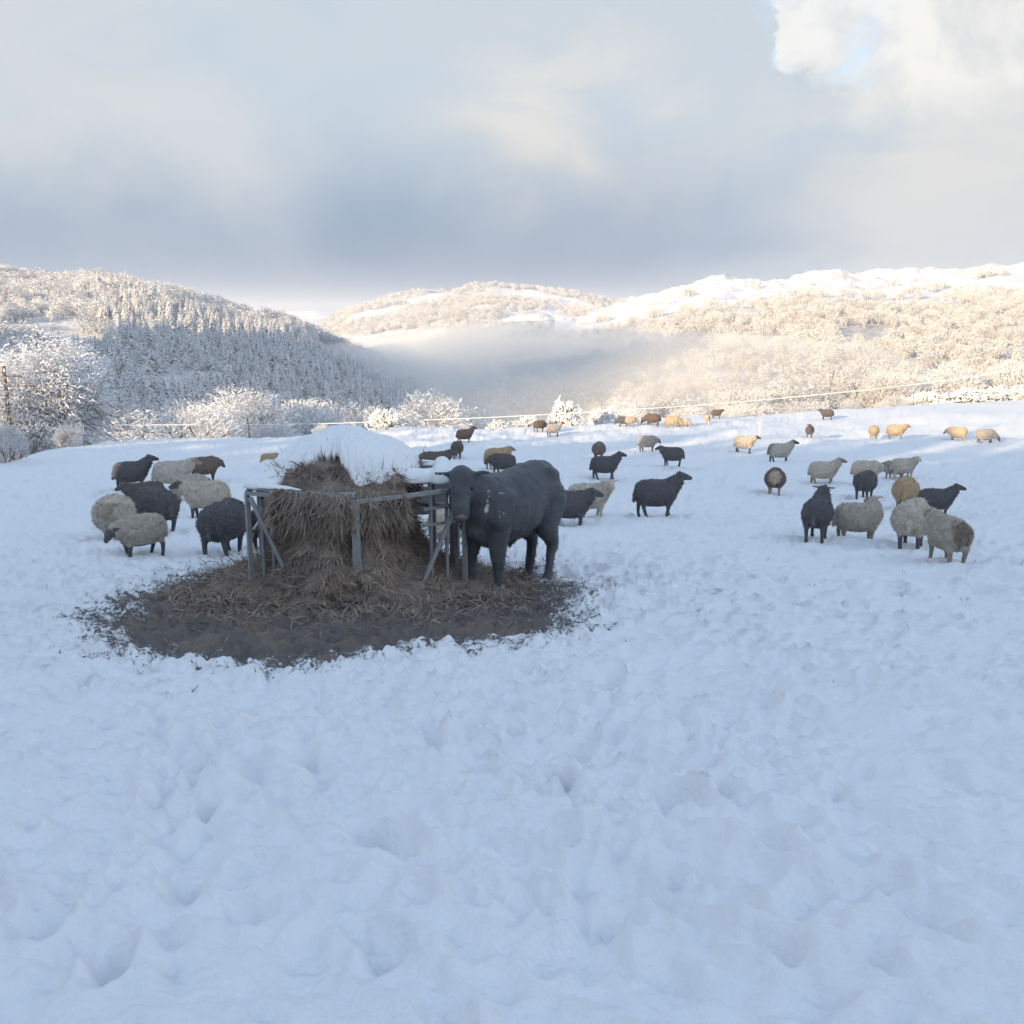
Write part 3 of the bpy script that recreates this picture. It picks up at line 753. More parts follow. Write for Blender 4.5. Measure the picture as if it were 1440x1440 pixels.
def scatter(name, label, coll, pts, hs, kind='stuff', wide=(.9, 1.35)):
    me = bpy.data.meshes.new(name); me.vertices.add(len(pts)); me.vertices.foreach_set('co', np.asarray(pts, dtype=np.float32).ravel())
    add_attr(me, 'tree_height', hs)
    o = link(name, me); tag(o, label, None, None, kind)
    ng = bpy.data.node_groups.new(name, 'GeometryNodeTree')
    ng.interface.new_socket('Geometry', in_out='INPUT', socket_type='NodeSocketGeometry')
    ng.interface.new_socket('Geometry', in_out='OUTPUT', socket_type='NodeSocketGeometry')
    N = ng.nodes; L = ng.links
    gi = N.new('NodeGroupInput'); go = N.new('NodeGroupOutput')
    m2p = N.new('GeometryNodeMeshToPoints'); L.new(gi.outputs[0], m2p.inputs[0])
    ci = N.new('GeometryNodeCollectionInfo'); ci.inputs[0].default_value = coll; ci.inputs[1].default_value = True; ci.inputs[2].default_value = True
    iop = N.new('GeometryNodeInstanceOnPoints'); L.new(m2p.outputs[0], iop.inputs['Points']); L.new(ci.outputs[0], iop.inputs['Instance'])
    iop.inputs['Pick Instance'].default_value = True
    ri = N.new('FunctionNodeRandomValue'); ri.data_type = 'INT'
    ri.inputs[4].default_value = 0; ri.inputs[5].default_value = 11
    L.new(ri.outputs[2], iop.inputs['Instance Index'])
    rv = N.new('FunctionNodeRandomValue'); rv.data_type = 'FLOAT_VECTOR'
    rv.inputs[0].default_value = (-.06, -.06, 0); rv.inputs[1].default_value = (.06, .06, 6.28)
    L.new(rv.outputs[0], iop.inputs['Rotation'])
    at = N.new('GeometryNodeInputNamedAttribute'); at.data_type = 'FLOAT'; at.inputs[0].default_value = 'tree_height'
    cx = N.new('ShaderNodeCombineXYZ'); rs = N.new('FunctionNodeRandomValue'); rs.inputs[2].default_value = wide[0]; rs.inputs[3].default_value = wide[1]
    mu = N.new('ShaderNodeMath'); mu.operation = 'MULTIPLY'; L.new(at.outputs[0], mu.inputs[0]); L.new(rs.outputs[1], mu.inputs[1])
    L.new(mu.outputs[0], cx.inputs[0]); L.new(mu.outputs[0], cx.inputs[1]); L.new(at.outputs[0], cx.inputs[2])
    L.new(cx.outputs[0], iop.inputs['Scale'])
    L.new(iop.outputs[0], go.inputs[0])
    md = o.modifiers.new('scatter', 'NODES'); md.node_group = ng
    return o

def spots(n, s0, s1, d0, d1, accept, pw=1.0):
    rs = np.random.RandomState(int(n)+int(d0)); s = rs.uniform(s0, s1, n); d = (rs.uniform(d0**(pw+1), d1**(pw+1), n))**(1/(pw+1))
    x = s*d; y = d; k = accept(s, d, x, y, rs); x, y, s, d = x[k], y[k], s[k], d[k]
    return np.stack([x, y, height(x, y)-0.3], 1), s, d, rs

p_, s_, d_, rs = spots(5600, -0.72, X2S(600), 300, 820, lambda s, d, x, y, r: ((s > X2S(150)) | (d < 480)) & (fbm(x/60, y/60, 2) > -.45) & (d < 600+60*fbm(x/70+9, y/70, 2)+40), 1)
scatter('spruce_wood', 'dense snowy spruce plantation in shade on the left hill', lc, p_, rs.uniform(8, 14, len(p_)), wide=(.95, 1.3))
p_, s_, d_, rs = spots(6500, -0.75, X2S(680), 330, 830, lambda s, d, x, y, r: (fbm(x/50+3, y/50, 3) > -.2) & ((d > 600) | (s < X2S(150)) | (r.rand(len(s)) < .10)), 1)
scatter('frosted_hilltop_wood', 'frosted broadleaf woodland on the upper left hill', lq, p_, rs.uniform(7, 12, len(p_)))
p_, s_, d_, rs = spots(1500, -0.62, 0.1, 100, 320, lambda s, d, x, y, r: (fbm(x/30+3, y/30, 3) > -.35), 1)
scatter('valley_scrub', 'blue grey frosted scrub in the hollow below the left hill', ld, p_, rs.uniform(4, 7.5, len(p_)))
p_, s_, d_, rs = spots(9000, X2S(640), 0.75, 430, 1250, lambda s, d, x, y, r: (fbm(x/60+3, y/60+5, 3) > -.35+sstep(820, 1100, d)*.9) & (d > 430), 1)
scatter('ridge_wood', 'cream sunlit frosted woodland covering the lower slope of the right ridge', lp, p_, rs.uniform(7, 12, len(p_)))
p_, s_, d_, rs = spots(9000, X2S(440), X2S(1000), 1700, 2650, lambda s, d, x, y, r: (fbm(x/160+3, y/160+5, 3) > -.32+sstep(2300, 2650, d)*.35), 1)
scatter('far_hill_wood', 'frosted woodland patches on the distant hill', lp, p_, rs.uniform(9, 15, len(p_)))
p_, s_, d_, rs = spots(700, 0.05, 0.62, 110, 330, lambda s, d, x, y, r: (fbm(x/30+3, y/30, 3) > -.35), 1)
scatter('lower_wood', 'frosted wood dropping away behind the right hedge', ld, p_, rs.uniform(5, 8, len(p_)))
p_, s_, d_, rs = spots(900, X2S(560), X2S(1000), 300, 560, lambda s, d, x, y, r: (fbm(x/40+3, y/40, 3) > -.25), 1)
scatter('misty_wood', 'dark treetops at the edge of the valley mist', lp, p_, rs.uniform(6, 9, len(p_)))

# an added, unseen belt of spruces behind the viewer that keeps the low sun off the near half of the field
pts = []; rs = np.random.RandomState(3)
gx = []
for i in range(430):
    x = rs.uniform(-80, 10); y = rs.uniform(-40, -17)
    gx.append((x, y))
gx = np.array(gx)
pp = np.stack([gx[:, 0], gx[:, 1], height(gx[:, 0], gx[:, 1])-.3], 1)
hb_ = rs.uniform(10.5, 14.5, len(pp)); 
scatter('shade_belt', 'unseen belt of tall snowy spruces added to shade the near pasture', lc, pp, hb_)

# ------------------------------------------------------------------ animals
def capsule(bm, a, b, ra, rb, seg=12, flat=(1, 1)):
    """tapered round-ended limb; flat scales the section along its two axes"""
    a = Vector(a); b = Vector(b); d = b-a; L = max(d.length, 1e-4)
    q = d.to_track_quat('Z', 'Y').to_matrix()
    rings = []
    for t in (-1, -.8, -.5, 0): rings.append((0+t*ra, ra*math.sqrt(max(0, 1-t*t))))
    for t in (0, .5, .8, 1): rings.append((L+t*rb, rb*math.sqrt(max(0, 1-t*t))))
    vs = []
    for z, r_ in rings:
        r_ = max(r_, 1e-4)
        vs.append([bm.verts.new(a + q @ Vector((math.cos(2*math.pi*k/seg)*r_*flat[0], math.sin(2*math.pi*k/seg)*r_*flat[1], z))) for k in range(seg)])
    for i in range(len(vs)-1):
        for k in range(seg): bm.faces.new((vs[i][k], vs[i][(k+1) % seg], vs[i+1][(k+1) % seg], vs[i+1][k]))
    bm.faces.new(list(reversed(vs[0]))); bm.faces.new(vs[-1])

def loft(bm, secs, seg=20):
    """closed trunk from sections (x, y, z, half width, half height)"""
    vs = []
    for x, y, z, w, h in secs:
        vs.append([bm.verts.new((x, y+math.cos(2*math.pi*k/seg)*w, z+math.sin(2*math.pi*k/seg)*h)) for k in range(seg)])
    for i in range(len(vs)-1):
        for k in range(seg): bm.faces.new((vs[i][k], vs[i][(k+1) % seg], vs[i+1][(k+1) % seg], vs[i+1][k]))
    bm.faces.new(vs[0]); bm.faces.new(list(reversed(vs[-1])))

def remesh(bm, voxel, smooth=4, name='body'):
    bmesh.ops.recalc_face_normals(bm, faces=bm.faces)
    me = bpy.data.meshes.new('tmp'); bm.to_mesh(me); bm.free()
    o = bpy.data.objects.new('tmp', me); COL.objects.link(o)
    m1 = o.modifiers.new('r', 'REMESH'); m1.mode = 'VOXEL'; m1.voxel_size = voxel; m1.use_smooth_shade = True
    m2 = o.modifiers.new('s', 'SMOOTH'); m2.factor = 0.6; m2.iterations = smooth
    dg = bpy.context.evaluated_depsgraph_get(); dg.update()
    res = bpy.data.meshes.new_from_object(o.evaluated_get(dg)); res.name = name
    bpy.data.objects.remove(o); bpy.data.meshes.remove(me)
    return res
def coords(me):
    a = np.empty(len(me.vertices)*3, dtype=np.float32); me.vertices.foreach_get('co', a); return a.reshape(-1, 3)
def normals(me):
    a = np.empty(len(me.vertices)*3, dtype=np.float32); me.vertex_normals.foreach_get('vector', a); return a.reshape(-1, 3)

def fuzz(me, n, size, allowed, seed, attrs, lay=(0, 0, -.6), lift=.55, width=.45):
    """adds small locks standing off the skin, so that the outline is soft; returns a new mesh"""
    rs_ = np.random.RandomState(seed); co = coords(me); no = normals(me).copy()
    idx_ = np.where(allowed)[0]; pick = rs_.choice(idx_, n)
    p = co[pick]; nn_ = no[pick]; L_ = rs_.uniform(size[0], size[1], n)[:, None]
    d = nn_*lift + np.array(lay) + rs_.normal(size=(n, 3))*.3; d /= np.linalg.norm(d, axis=1)[:, None]
    sd = np.cross(nn_, d); sd /= np.linalg.norm(sd, axis=1)[:, None]+1e-9
    a = p - sd*L_*width*.5 - nn_*.003; b = p + sd*L_*width*.5 - nn_*.003; t = p + d*L_ + nn_*.002
    VV = np.concatenate([co, np.stack([a, b, t], 1).reshape(-1, 3)])
    lt = np.empty(len(me.polygons), dtype=np.int32); me.polygons.foreach_get('loop_total', lt)
    F_ = [tuple(q.vertices) for q in me.polygons] + [(int(i), int(i+1), int(i+2)) for i in range(len(co), len(co)+3*n, 3)]
    m2 = mesh_from(me.name, VV, F_, list(me.materials), True)
    for k_, v_ in attrs.items(): add_attr(m2, k_, np.concatenate([v_, np.repeat(v_[pick], 3)]))
    return m2

def seg_dist(P_, a, b):
    a = np.array(a); b = np.array(b); ab = b-a; t = np.clip(((P_-a)@ab)/max(ab@ab, 1e-9), 0, 1)
    return np.linalg.norm(P_-(a+t[:, None]*ab), axis=1)

def sheep_mesh(name, yaw=0.0, pitch=0.0, up=0.0, fat=1.0, step=0.0, fwd=0.0):
    """yaw turns head to the sheep's left (+) or right, up raises neck, pitch points the muzzle down"""
    bm = bmesh.new(); w = 0.25*fat
    loft(bm, [(-.45, 0, .52, .08, .10), (-.41, 0, .51, .18, .185), (-.32, 0, .50, w*.95, .245), (-.16, 0, .485, w*1.05, .27), (0.01, 0, .48, w*1.07, .275),
              (.15, 0, .485, w*.98, .265), (.26, 0, .51, w*.80, .235), (.34, 0, .54, w*.55, .17), (.38, 0, .56, .07, .08)])
    cy, sy = math.cos(yaw), math.sin(yaw)
    nb = Vector((.23, 0, .57)); hd = Vector((.25+.22*math.cos(yaw*.6)+fwd, .22*math.sin(yaw*.6), .77+up))
    capsule(bm, nb, nb.lerp(hd, .55), .19*fat**.5, .14); capsule(bm, nb.lerp(hd, .45), hd+Vector((0, 0, -.01)), .145, .092)
    cp, sp_ = math.cos(pitch), math.sin(pitch)
    fd = Vector((cy*cp, sy*cp, -sp_)); mz = hd + fd*.185
    capsule(bm, hd, hd+fd*.10, .082, .068); capsule(bm, hd+fd*.08, mz, .064, .046)
    lat = Vector((-sy, cy, 0))
    for s_ in (-1, 1):
        e0 = hd + lat*s_*.06 + Vector((0, 0, .035)) - fd*.01; e1 = e0 + lat*s_*.14 + Vector((0, 0, .012)) - fd*.02
        capsule(bm, e0, e1, .028, .015, flat=(1, 0.8))
    legs = []
    for sx, st in ((.21, step), (-.29, -step)):
        for s_ in (-1, 1):
            o_ = st*s_
            if sx > 0:
                pts = [(sx, s_*.12, .40), (sx+o_*.5+.01, s_*.12, .20), (sx+o_, s_*.12, .05), (sx+o_+.02, s_*.12, .0)]; rs_ = [.085, .040, .030, .038]
            else:
                pts = [(sx+.02, s_*.13, .42), (sx-.05+o_*.4, s_*.135, .23), (sx-.02+o_, s_*.13, .06), (sx+o_, s_*.13, .0)]; rs_ = [.11, .042, .031, .038]
            for i in range(3): capsule(bm, pts[i], pts[i+1], rs_[i], rs_[i+1], 10)
            legs.append(pts)
    capsule(bm, (-.43, 0, .58), (-.485, 0, .36), .05, .035)
    me = remesh(bm, .0145, 3, name)
    co = coords(me); no = normals(me).copy()
    dh = np.minimum(seg_dist(co, hd+fd*.045, mz)-.078, seg_dist(co, hd+lat*.09+Vector((0, 0, .04)), hd+lat*.2+Vector((0, 0, .06)))-.02)
    dh = np.minimum(dh, seg_dist(co, hd-lat*.09+Vector((0, 0, .04)), hd-lat*.2+Vector((0, 0, .06)))-.02)
    skin = sstep(.035, .005, dh)
    legz = sstep(.30, .22, co[:, 2]) * (co[:, 0] < .45)
    skin = np.maximum(skin, legz)
    amp = (1-skin)
    disp = 0.020*noise3(co, 8) + 0.026*np.abs(noise3(co, 17)) + 0.012*noise3(co, 42)
    co2 = co + no*(disp*amp)[:, None]
    # back a little flat, belly wool hanging
    me.vertices.foreach_set('co', co2.ravel()); me.update()
    add_attr(me, 'skin', skin)
    mark = np.clip(1.0-np.linalg.norm((co-np.array([-.48, 0, .60]))*np.array([1.1, 1.4, 1.1]), axis=1)/.45, 0, 1)*1.2
    add_attr(me, 'mark', mark)
    me.materials.clear(); me.materials.append(M['wool'])
    me.polygons.foreach_set('use_smooth', np.ones(len(me.polygons), dtype=bool))
    hd_pts = (hd, fd, lat)
    me = fuzz(me, 6500, (.016, .042), skin < .25, 3, dict(skin=skin, mark=mark))
    return me, hd_pts

SH = dict(
    level=sheep_mesh('fleece_body', 0.15, .35, -.04, 1.0, .03),
    high=sheep_mesh('fleece_body', -0.1, .25, .06, .95, .05),
    left=sheep_mesh('fleece_body', 1.25, .35, .02, 1.0, .02),
    right=sheep_mesh('fleece_body', -1.25, .35, .02, 1.0, -.03),
    low=sheep_mesh('fleece_body', 0.2, .9, -.22, 1.08, .04, .03),
    graze=sheep_mesh('fleece_body', -0.2, 1.1, -.42, 1.05, .06, .10),
    fat=sheep_mesh('fleece_body', -0.35, .5, -.10, 1.18, .02),
    back=sheep_mesh('fleece_body', 2.0, .25, .02, 1.05, .02, -.04),
)
CREAM = (.72, .64, .545); TAN = (.62, .55, .47); GREYC = (.47, .44, .41); WHITE = (.68, .63, .56)
BLACK = (.125, .128, .148); BROWN = (.17, .135, .13); DGREY = (.16, .155, .165)
FB = (.10, .098, .105); FW = (.55, .50, .42); FT = (.33, .27, .20)
_made = {}
def sheep(px, foot, heading, pose, fleece, face, label, size=1.0, mark=None, dy=0.0, sink=0.03):
    """heading in degrees: 0 = facing right in the photograph, 90 = away, 180 = left, 270 = towards the camera"""
    x, y = ground(px, foot)
    if dy: x, y = x*(y+dy)/y, y+dy
    me, (hd, fd, lat) = SH[pose]
    ar = math.atan2(x, y)
    o = link('sheep', me); s = size*0.95
    o.location = (x, y, zat(x, y)-sink); o.rotation_euler = (0, 0, R(heading)-ar); o.scale = (s, s, s)
    o.color = (*fleece, 1); o['face_col'] = [float(v) for v in face]; o['mark_on'] = 1.0 if mark else 0.0
    o['mark_col'] = [float(v) for v in (mark or fleece)]
    tag(o, label, 'sheep', 'sheep scattered over the snowy pasture')
    for s_ in (-1, 1):
        if 'eye' not in _made:
            g_ = bmesh.new(); bmesh.ops.create_uvsphere(g_, u_segments=8, v_segments=6, radius=.014)
            m_ = bpy.data.meshes.new('eye'); g_.to_mesh(m_); g_.free(); m_.materials.append(M['eye']); _made['eye'] = m_
        e = link('eye', _made['eye'], o, hd + fd*.085 + lat*s_*.058 + Vector((0, 0, .022)))
    return o

# the group left of the feeder
sheep(188, 691, 8, 'high', BLACK, FB, 'black sheep with pale rump facing right, farthest left of the flock', 1.0, mark=(.62, .48, .34))
sheep(246, 692, 5, 'level', WHITE, FT, 'long pale sheep seen from the side between black sheep and brown sheep', 1.08)
sheep(290, 676, 20, 'low', (.22, .17, .145), FB, 'brown sheep with head down above the pale sheep at left', 1.0, mark=(.45, .27, .16))  # orange sunlight on the rump put in as its mark
sheep(268, 704, 12, 'low', TAN, FT, 'pale fawn sheep wedged behind the largest cream sheep', .9)
sheep(290, 729, 172, 'level', CREAM, FB, 'largest cream sheep facing left with rump to the feeder', 1.05, mark=(.60, .50, .38))  # sunlit rump put in as a warm mark colour
sheep(222, 748, 118, 'low', BLACK, FB, 'black sheep crouched behind the two small cream sheep', 1.05)
sheep(205, 722, 200, 'level', (.17, .14, .12), FB, 'dark sheep with brown back and one ear out to the left', .95)
sheep(163, 757, 266, 'fat', CREAM, FT, 'cream sheep facing the camera at the far left', 1.05, mark=TAN)
sheep(198, 779, 205, 'low', TAN, FB, 'small cream sheep with dark legs, nearest of the left group', .84)
sheep(319, 778, 62, 'graze', BLACK, FB, 'black sheep grazing with its rump turned, just left of the feeder', 1.05)
sheep(382, 659, 12, 'graze', (.60, .44, .28), FT, 'small sun-tinted orange cream sheep above the left rim of the feeder', .78)  # orange sunlight put into the fleece colour
sheep(392, 776, 30, 'level', BLACK, FB, 'black sheep seen through the left bars of the feeder', .95, dy=0.5)
# behind the feeder
sheep(560, 690, 30, 'high', (.33, .25, .18), FW, 'tan sheep with white face and dark poll looking over the hay', 1.05, mark=BROWN)
sheep(612, 676, 4, 'level', BROWN, FB, 'long dark brown sheep behind the right rim of the feeder', 1.05)
sheep(654, 624, 15, 'high', BROWN, FB, 'brown sheep alone on the snow above the feeder, farthest up', .85)
sheep(643, 646, 268, 'level', (.20, .16, .15), FB, 'brown sheep facing the camera just below the lone brown sheep', .85)
sheep(628, 700, 5, 'level', BLACK, FW, 'black sheep with pale blaze nose to nose with the cow', .95)
sheep(594, 737, 185, 'level', BLACK, FB, 'black sheep standing directly behind the right half of the feeder', 1.0)
sheep(636, 765, 55, 'low', CREAM, FB, 'cream sheep with dark legs seen through the right bars of the feeder', 1.0)
sheep(700, 662, 20, 'level', (.60, .45, .27), FT, 'sunlit cream sheep behind the back of the cow', 1.0)  # the low sun's warmth is in this cream fleece colour
sheep(706, 668, 160, 'low', BLACK, FB, 'dark sheep in front of the sunlit cream one behind the cow', .95)
sheep(759, 609, 30, 'graze', BROWN, FB, 'small dark sheep grazing below the tall sunlit bush', .78)
sheep(779, 615, 15, 'high', WHITE, FB, 'small cream sheep with dark face below the tall sunlit bush', .85)
sheep(801, 737, 5, 'level', BLACK, FB, 'black sheep half hidden behind the tail end of the cow', 1.0)
sheep(829, 728, 5, 'right', CREAM, FW, 'cream sheep with white face looking at the camera right of the cow', 1.0)
# centre of the field
sheep(842, 646, 85, 'low', (.27, .23, .21), FB, 'grey brown sheep seen from behind, above a black sheep', .9)
sheep(851, 674, 8, 'high', BLACK, FB, 'black sheep in profile above the white faced sheep', 1.0)
sheep(911, 637, 15, 'low', GREYC, FB, 'grey sheep facing right on the sunny edge of the field centre', .9, mark=WHITE)
sheep(944, 660, 172, 'level', DGREY, FB, 'dark sheep facing left below the grey sheep', .92)
sheep(924, 728, 15, 'high', BLACK, FB, 'large black sheep standing alone in profile right of centre', 1.08)
sheep(876, 601, 190, 'graze', DGREY, FB, 'dark sheep grazing near the top edge of the field', .75)
sheep(887, 601, 20, 'graze', TAN, FT, 'pale sheep touching the dark grazing one at the top edge', .72)
sheep(917, 600, 175, 'graze', BROWN, FB, 'brown sheep grazing left of the bright cream sheep', .95)
sheep(946, 600, 5, 'graze', (.62, .51, .37), FT, 'bright sunlit cream sheep grazing at the top edge', .95)  # yellow sunlight mixed into the fleece colour
sheep(962, 600, 350, 'graze', TAN, FT, 'pale sheep behind the right end of the bright cream one', .7)
sheep(994, 596, 275, 'level', WHITE, FW, 'small white sheep facing the camera at the top edge', .72)
sheep(1008, 589, 8, 'level', BROWN, FB, 'small brown sheep right behind the small white one', .72)
sheep(1047, 637, 5, 'level', CREAM, FB, 'cream sheep with dark face beside the upright frosted stem', .98)
# right of the field
sheep(1097, 650, 10, 'high', WHITE, FB, 'pale sheep with mottled dark face and a mark on its rump', 1.0, mark=(.30, .24, .19))
sheep(1162, 590, 178, 'level', BLACK, FB, 'black sheep in profile facing left, highest on the field', .9)
sheep(1138, 617, 268, 'high', DGREY, FB, 'small dark grey sheep facing the camera, alone', .78)
sheep(1228, 618, 100, 'graze', (.58, .48, .34), FT, 'sunlit cream sheep at the left of the far pair', .85)  # cream fleece yellowed to carry the sunlight
sheep(1260, 619, 5, 'level', (.60, .50, .36), FT, 'sunlit cream sheep facing right in the far pair', .98)  # sunlight tint in the fleece colour, like its neighbour
sheep(1345, 618, 178, 'low', (.64, .54, .40), FT, 'bright cream sheep at the far right of the field', .98)  # warm sun tint put into the cream fleece
sheep(1386, 621, 5, 'graze', GREYC, FB, 'grey sheep nearest the right edge', .95)
sheep(1089, 695, 88, 'low', (.20, .15, .13), FT, 'brown sheep seen from behind with a pale rump', 1.0, mark=(.58, .46, .38))
sheep(1158, 680, 8, 'high', CREAM, FT, 'cream sheep facing right above the near black sheep', 1.0)
sheep(1218, 682, 10, 'low', CREAM, FT, 'cream sheep with lowered head above the round black sheep', .98, mark=TAN)
sheep(1256, 673, 160, 'low', GREYC, FT, 'small grey sheep pressed against a cream one', .78)
sheep(1270, 674, 20, 'right', CREAM, FW, 'cream sheep with both ears up looking at the camera', .88)
sheep(1216, 702, 75, 'low', BLACK, FB, 'round black sheep seen from behind over the tan sheep', .98)
sheep(1148, 761, 82, 'high', BLACK, FB, 'black sheep seen from behind, nearest of the black ones at right', .92)
sheep(1207, 757, 18, 'back', TAN, FT, 'shaggy tan sheep with its head turned to the right', .90)
sheep(1272, 714, 88, 'low', (.62, .46, .28), BROWN, 'sun-tinted cream sheep seen from behind with dark tail', 1.05)  # gold of the low sun painted into a cream fleece
sheep(1316, 728, 12, 'high', BLACK, FB, 'black sheep facing right behind the two nearest cream sheep', .80)
sheep(1281, 769, 84, 'fat', CREAM, FB, 'large cream sheep seen from behind with black legs', .98)
sheep(1329, 793, 120, 'level', TAN, FT, 'grubby tan sheep turned away, nearest the camera on the right', .86, mark=(.24, .19, .15))

# the cow
def cow():
    bm = bmesh.new()
    loft(bm, [(-.76, 0, 1.18, .06, .10), (-.73, 0, 1.15, .16, .20), (-.64, 0, 1.13, .24, .29), (-.45, 0, 1.09, .285, .345), (-.15, 0, 1.00, .315, .385), (.12, 0, .97, .315, .39),
              (.36, 0, 1.0, .28, .38), (.52, 0, 1.04, .23, .34), (.64, 0, 1.06, .15, .24), (.69, 0, 1.06, .05, .09)], 24)
    capsule(bm, (.35, 0, .72), (.55, 0, .80), .14, .12)                    # brisket
    for s_ in (-1, 1): capsule(bm, (-.46, s_*.20, 1.30), (-.60, s_*.17, 1.28), .09, .07); capsule(bm, (.34, s_*.20, 1.12), (.44, s_*.20, .90), .13, .13)
    hd = Vector((.76, -.03, 1.38))
    capsule(bm, (.48, 0, 1.16), (.66, -.07, 1.26), .24, .18, 16); capsule(bm, (.64, -.06, 1.24), hd, .18, .135, 16)
    capsule(bm, (.52, 0, 1.0), (.68, -.08, 1.16), .13, .11)                # throat and dewlap
    fd = Vector((.34, .26, -.88)).normalized(); mz = hd + fd*.37
    capsule(bm, hd, hd+fd*.18, .130, .112, 14); capsule(bm, hd+fd*.15, mz, .106, .092, 14)
    lat = Vector((-.60, .77, .16)); lat = (lat-lat.dot(fd)*fd).normalized()
    for s_ in (-1, 1):
        e0 = hd + lat*s_*.09 + Vector((0, 0, .035)); capsule(bm, e0, e0+lat*s_*.19-fd*.02, .046, .024, flat=(1, .7))
    capsule(bm, hd+Vector((0, 0, .05)), hd-fd*.02+Vector((0, 0, .03)), .085, .08)
    for s_, f_ in ((-1, .05), (1, -.02)):
        pts = [(.40, s_*.17, .88), (.42+f_*.5, s_*.175, .46), (.41+f_, s_*.175, .13), (.44+f_, s_*.175, .03)]
        for i, (ra, rb) in enumerate(((.14, .072), (.068, .050), (.054, .072))): capsule(bm, pts[i], pts[i+1], ra, rb, 14)
    for s_, f_ in ((-1, -.05), (1, .05)):
        pts = [(-.52, s_*.14, 1.0), (-.44, s_*.18, .70), (-.62+f_*.6, s_*.17, .48), (-.55+f_, s_*.17, .13), (-.51+f_, s_*.17, .03)]
        for i, (ra, rb) in enumerate(((.22, .14), (.14, .070), (.068, .050), (.054, .072))): capsule(bm, pts[i], pts[i+1], ra, rb, 14)
    capsule(bm, (-.72, 0, 1.30), (-.81, 0, 1.10), .05, .035); capsule(bm, (-.81, 0, 1.10), (-.82, .0, .66), .034, .024)
    capsule(bm, (-.05, 0, .62), (.0, 0, .52), .06, .03)
    me = remesh(bm, .017, 12, 'cow_body')
    co = coords(me); no = normals(me).copy()
    co2 = co + no*(0.016*noise3(co, 3.1) + .010*noise3(co, 9)+.004*noise3(co, 30))[:, None]
    me.vertices.foreach_set('co', co2.ravel()); me.update()
    fr = sstep(.30, .12, co[:, 2])*.80*(co[:, 0] > 0) + sstep(.10, .03, co[:, 2])*.35
    def spot(p, r_): return np.clip(1-np.linalg.norm(co-np.array(p), axis=1)/r_, 0, 1)
    fr = np.maximum(fr, spot((.46, .25, .98), .11)*1.05)
    fr = np.maximum(fr, np.clip(1-seg_dist(co, (.575, .175, 1.22), (.60, .165, 1.03))/.045, 0, 1)*1.3)
    fr = np.maximum(fr, np.clip(1-seg_dist(co, (.46, .22, 1.20), (.38, .26, 1.20))/.03, 0, 1)*.8)
    add_attr(me, 'frost', fr)
    me.materials.clear(); me.materials.append(M['cow'])
    me.polygons.foreach_set('use_smooth', np.ones(len(me.polygons), dtype=bool))
    me = fuzz(me, 22000, (.014, .035), co[:, 2] > .12, 5, dict(frost=fr), lay=(-.6, 0, -.9), lift=.25, width=.3)
    f0 = ground(684, 821); r0 = ground(766, 804)
    ang = math.atan2(f0[1]-r0[1], f0[0]-r0[0])
    ang = R(232)
    cx = f0[0] - .42*math.cos(ang); cy = f0[1] - .42*math.sin(ang)
    o = link('cow', me); o.location = (cx, cy, zat(cx, cy)-.02); o.rotation_euler = (0, 0, ang)
    s = 1.05; o.scale = (s, s, s)
    g_ = bmesh.new(); bmesh.ops.create_uvsphere(g_, u_segments=14, v_segments=10, radius=1.0)
    q_ = fd.to_track_quat('Z', 'Y').to_matrix()
    for v in g_.verts: v.co = mz + fd*.058 + q_ @ Vector((v.co.x*.068, v.co.y*.068, v.co.z*.048))
    mm = bpy.data.meshes.new('muzzle'); g_.to_mesh(mm); g_.free(); mm.materials.append(M['nose']); mm.polygons.foreach_set('use_smooth', np.ones(len(mm.polygons), dtype=bool))
    link('muzzle', mm, o)
    tag(o, 'black cow at the right side of the hay feeder, face to the camera', 'cow')
    g_ = Geo(); r2 = random.Random(4)
    for i in range(60):
        a = r2.uniform(0, 6.28); q = r2.uniform(.0, .03)
        g_.tube([(-.82+q*math.cos(a), q*math.sin(a), .72), (-.82+q*1.8*math.cos(a), q*1.8*math.sin(a), .52), (-.82+q*math.cos(a)*1.2, q*math.sin(a)*1.2, .36-r2.uniform(0, .1))], [.007, .008, .002], 3)
    link('tail_tuft', g_.mesh('tail_tuft', M['cow']), o)
    for s_ in (-1, 1):
        m_ = bmesh.new(); bmesh.ops.create_uvsphere(m_, u_segments=10, v_segments=8, radius=.024); mm = bpy.data.meshes.new('eye'); m_.to_mesh(mm); m_.free(); mm.materials.append(M['eye'])
        link('eye', mm, o, hd + fd*.15 + lat*s_*.108 + Vector((0, 0, .03)))
    return o
COW = cow()

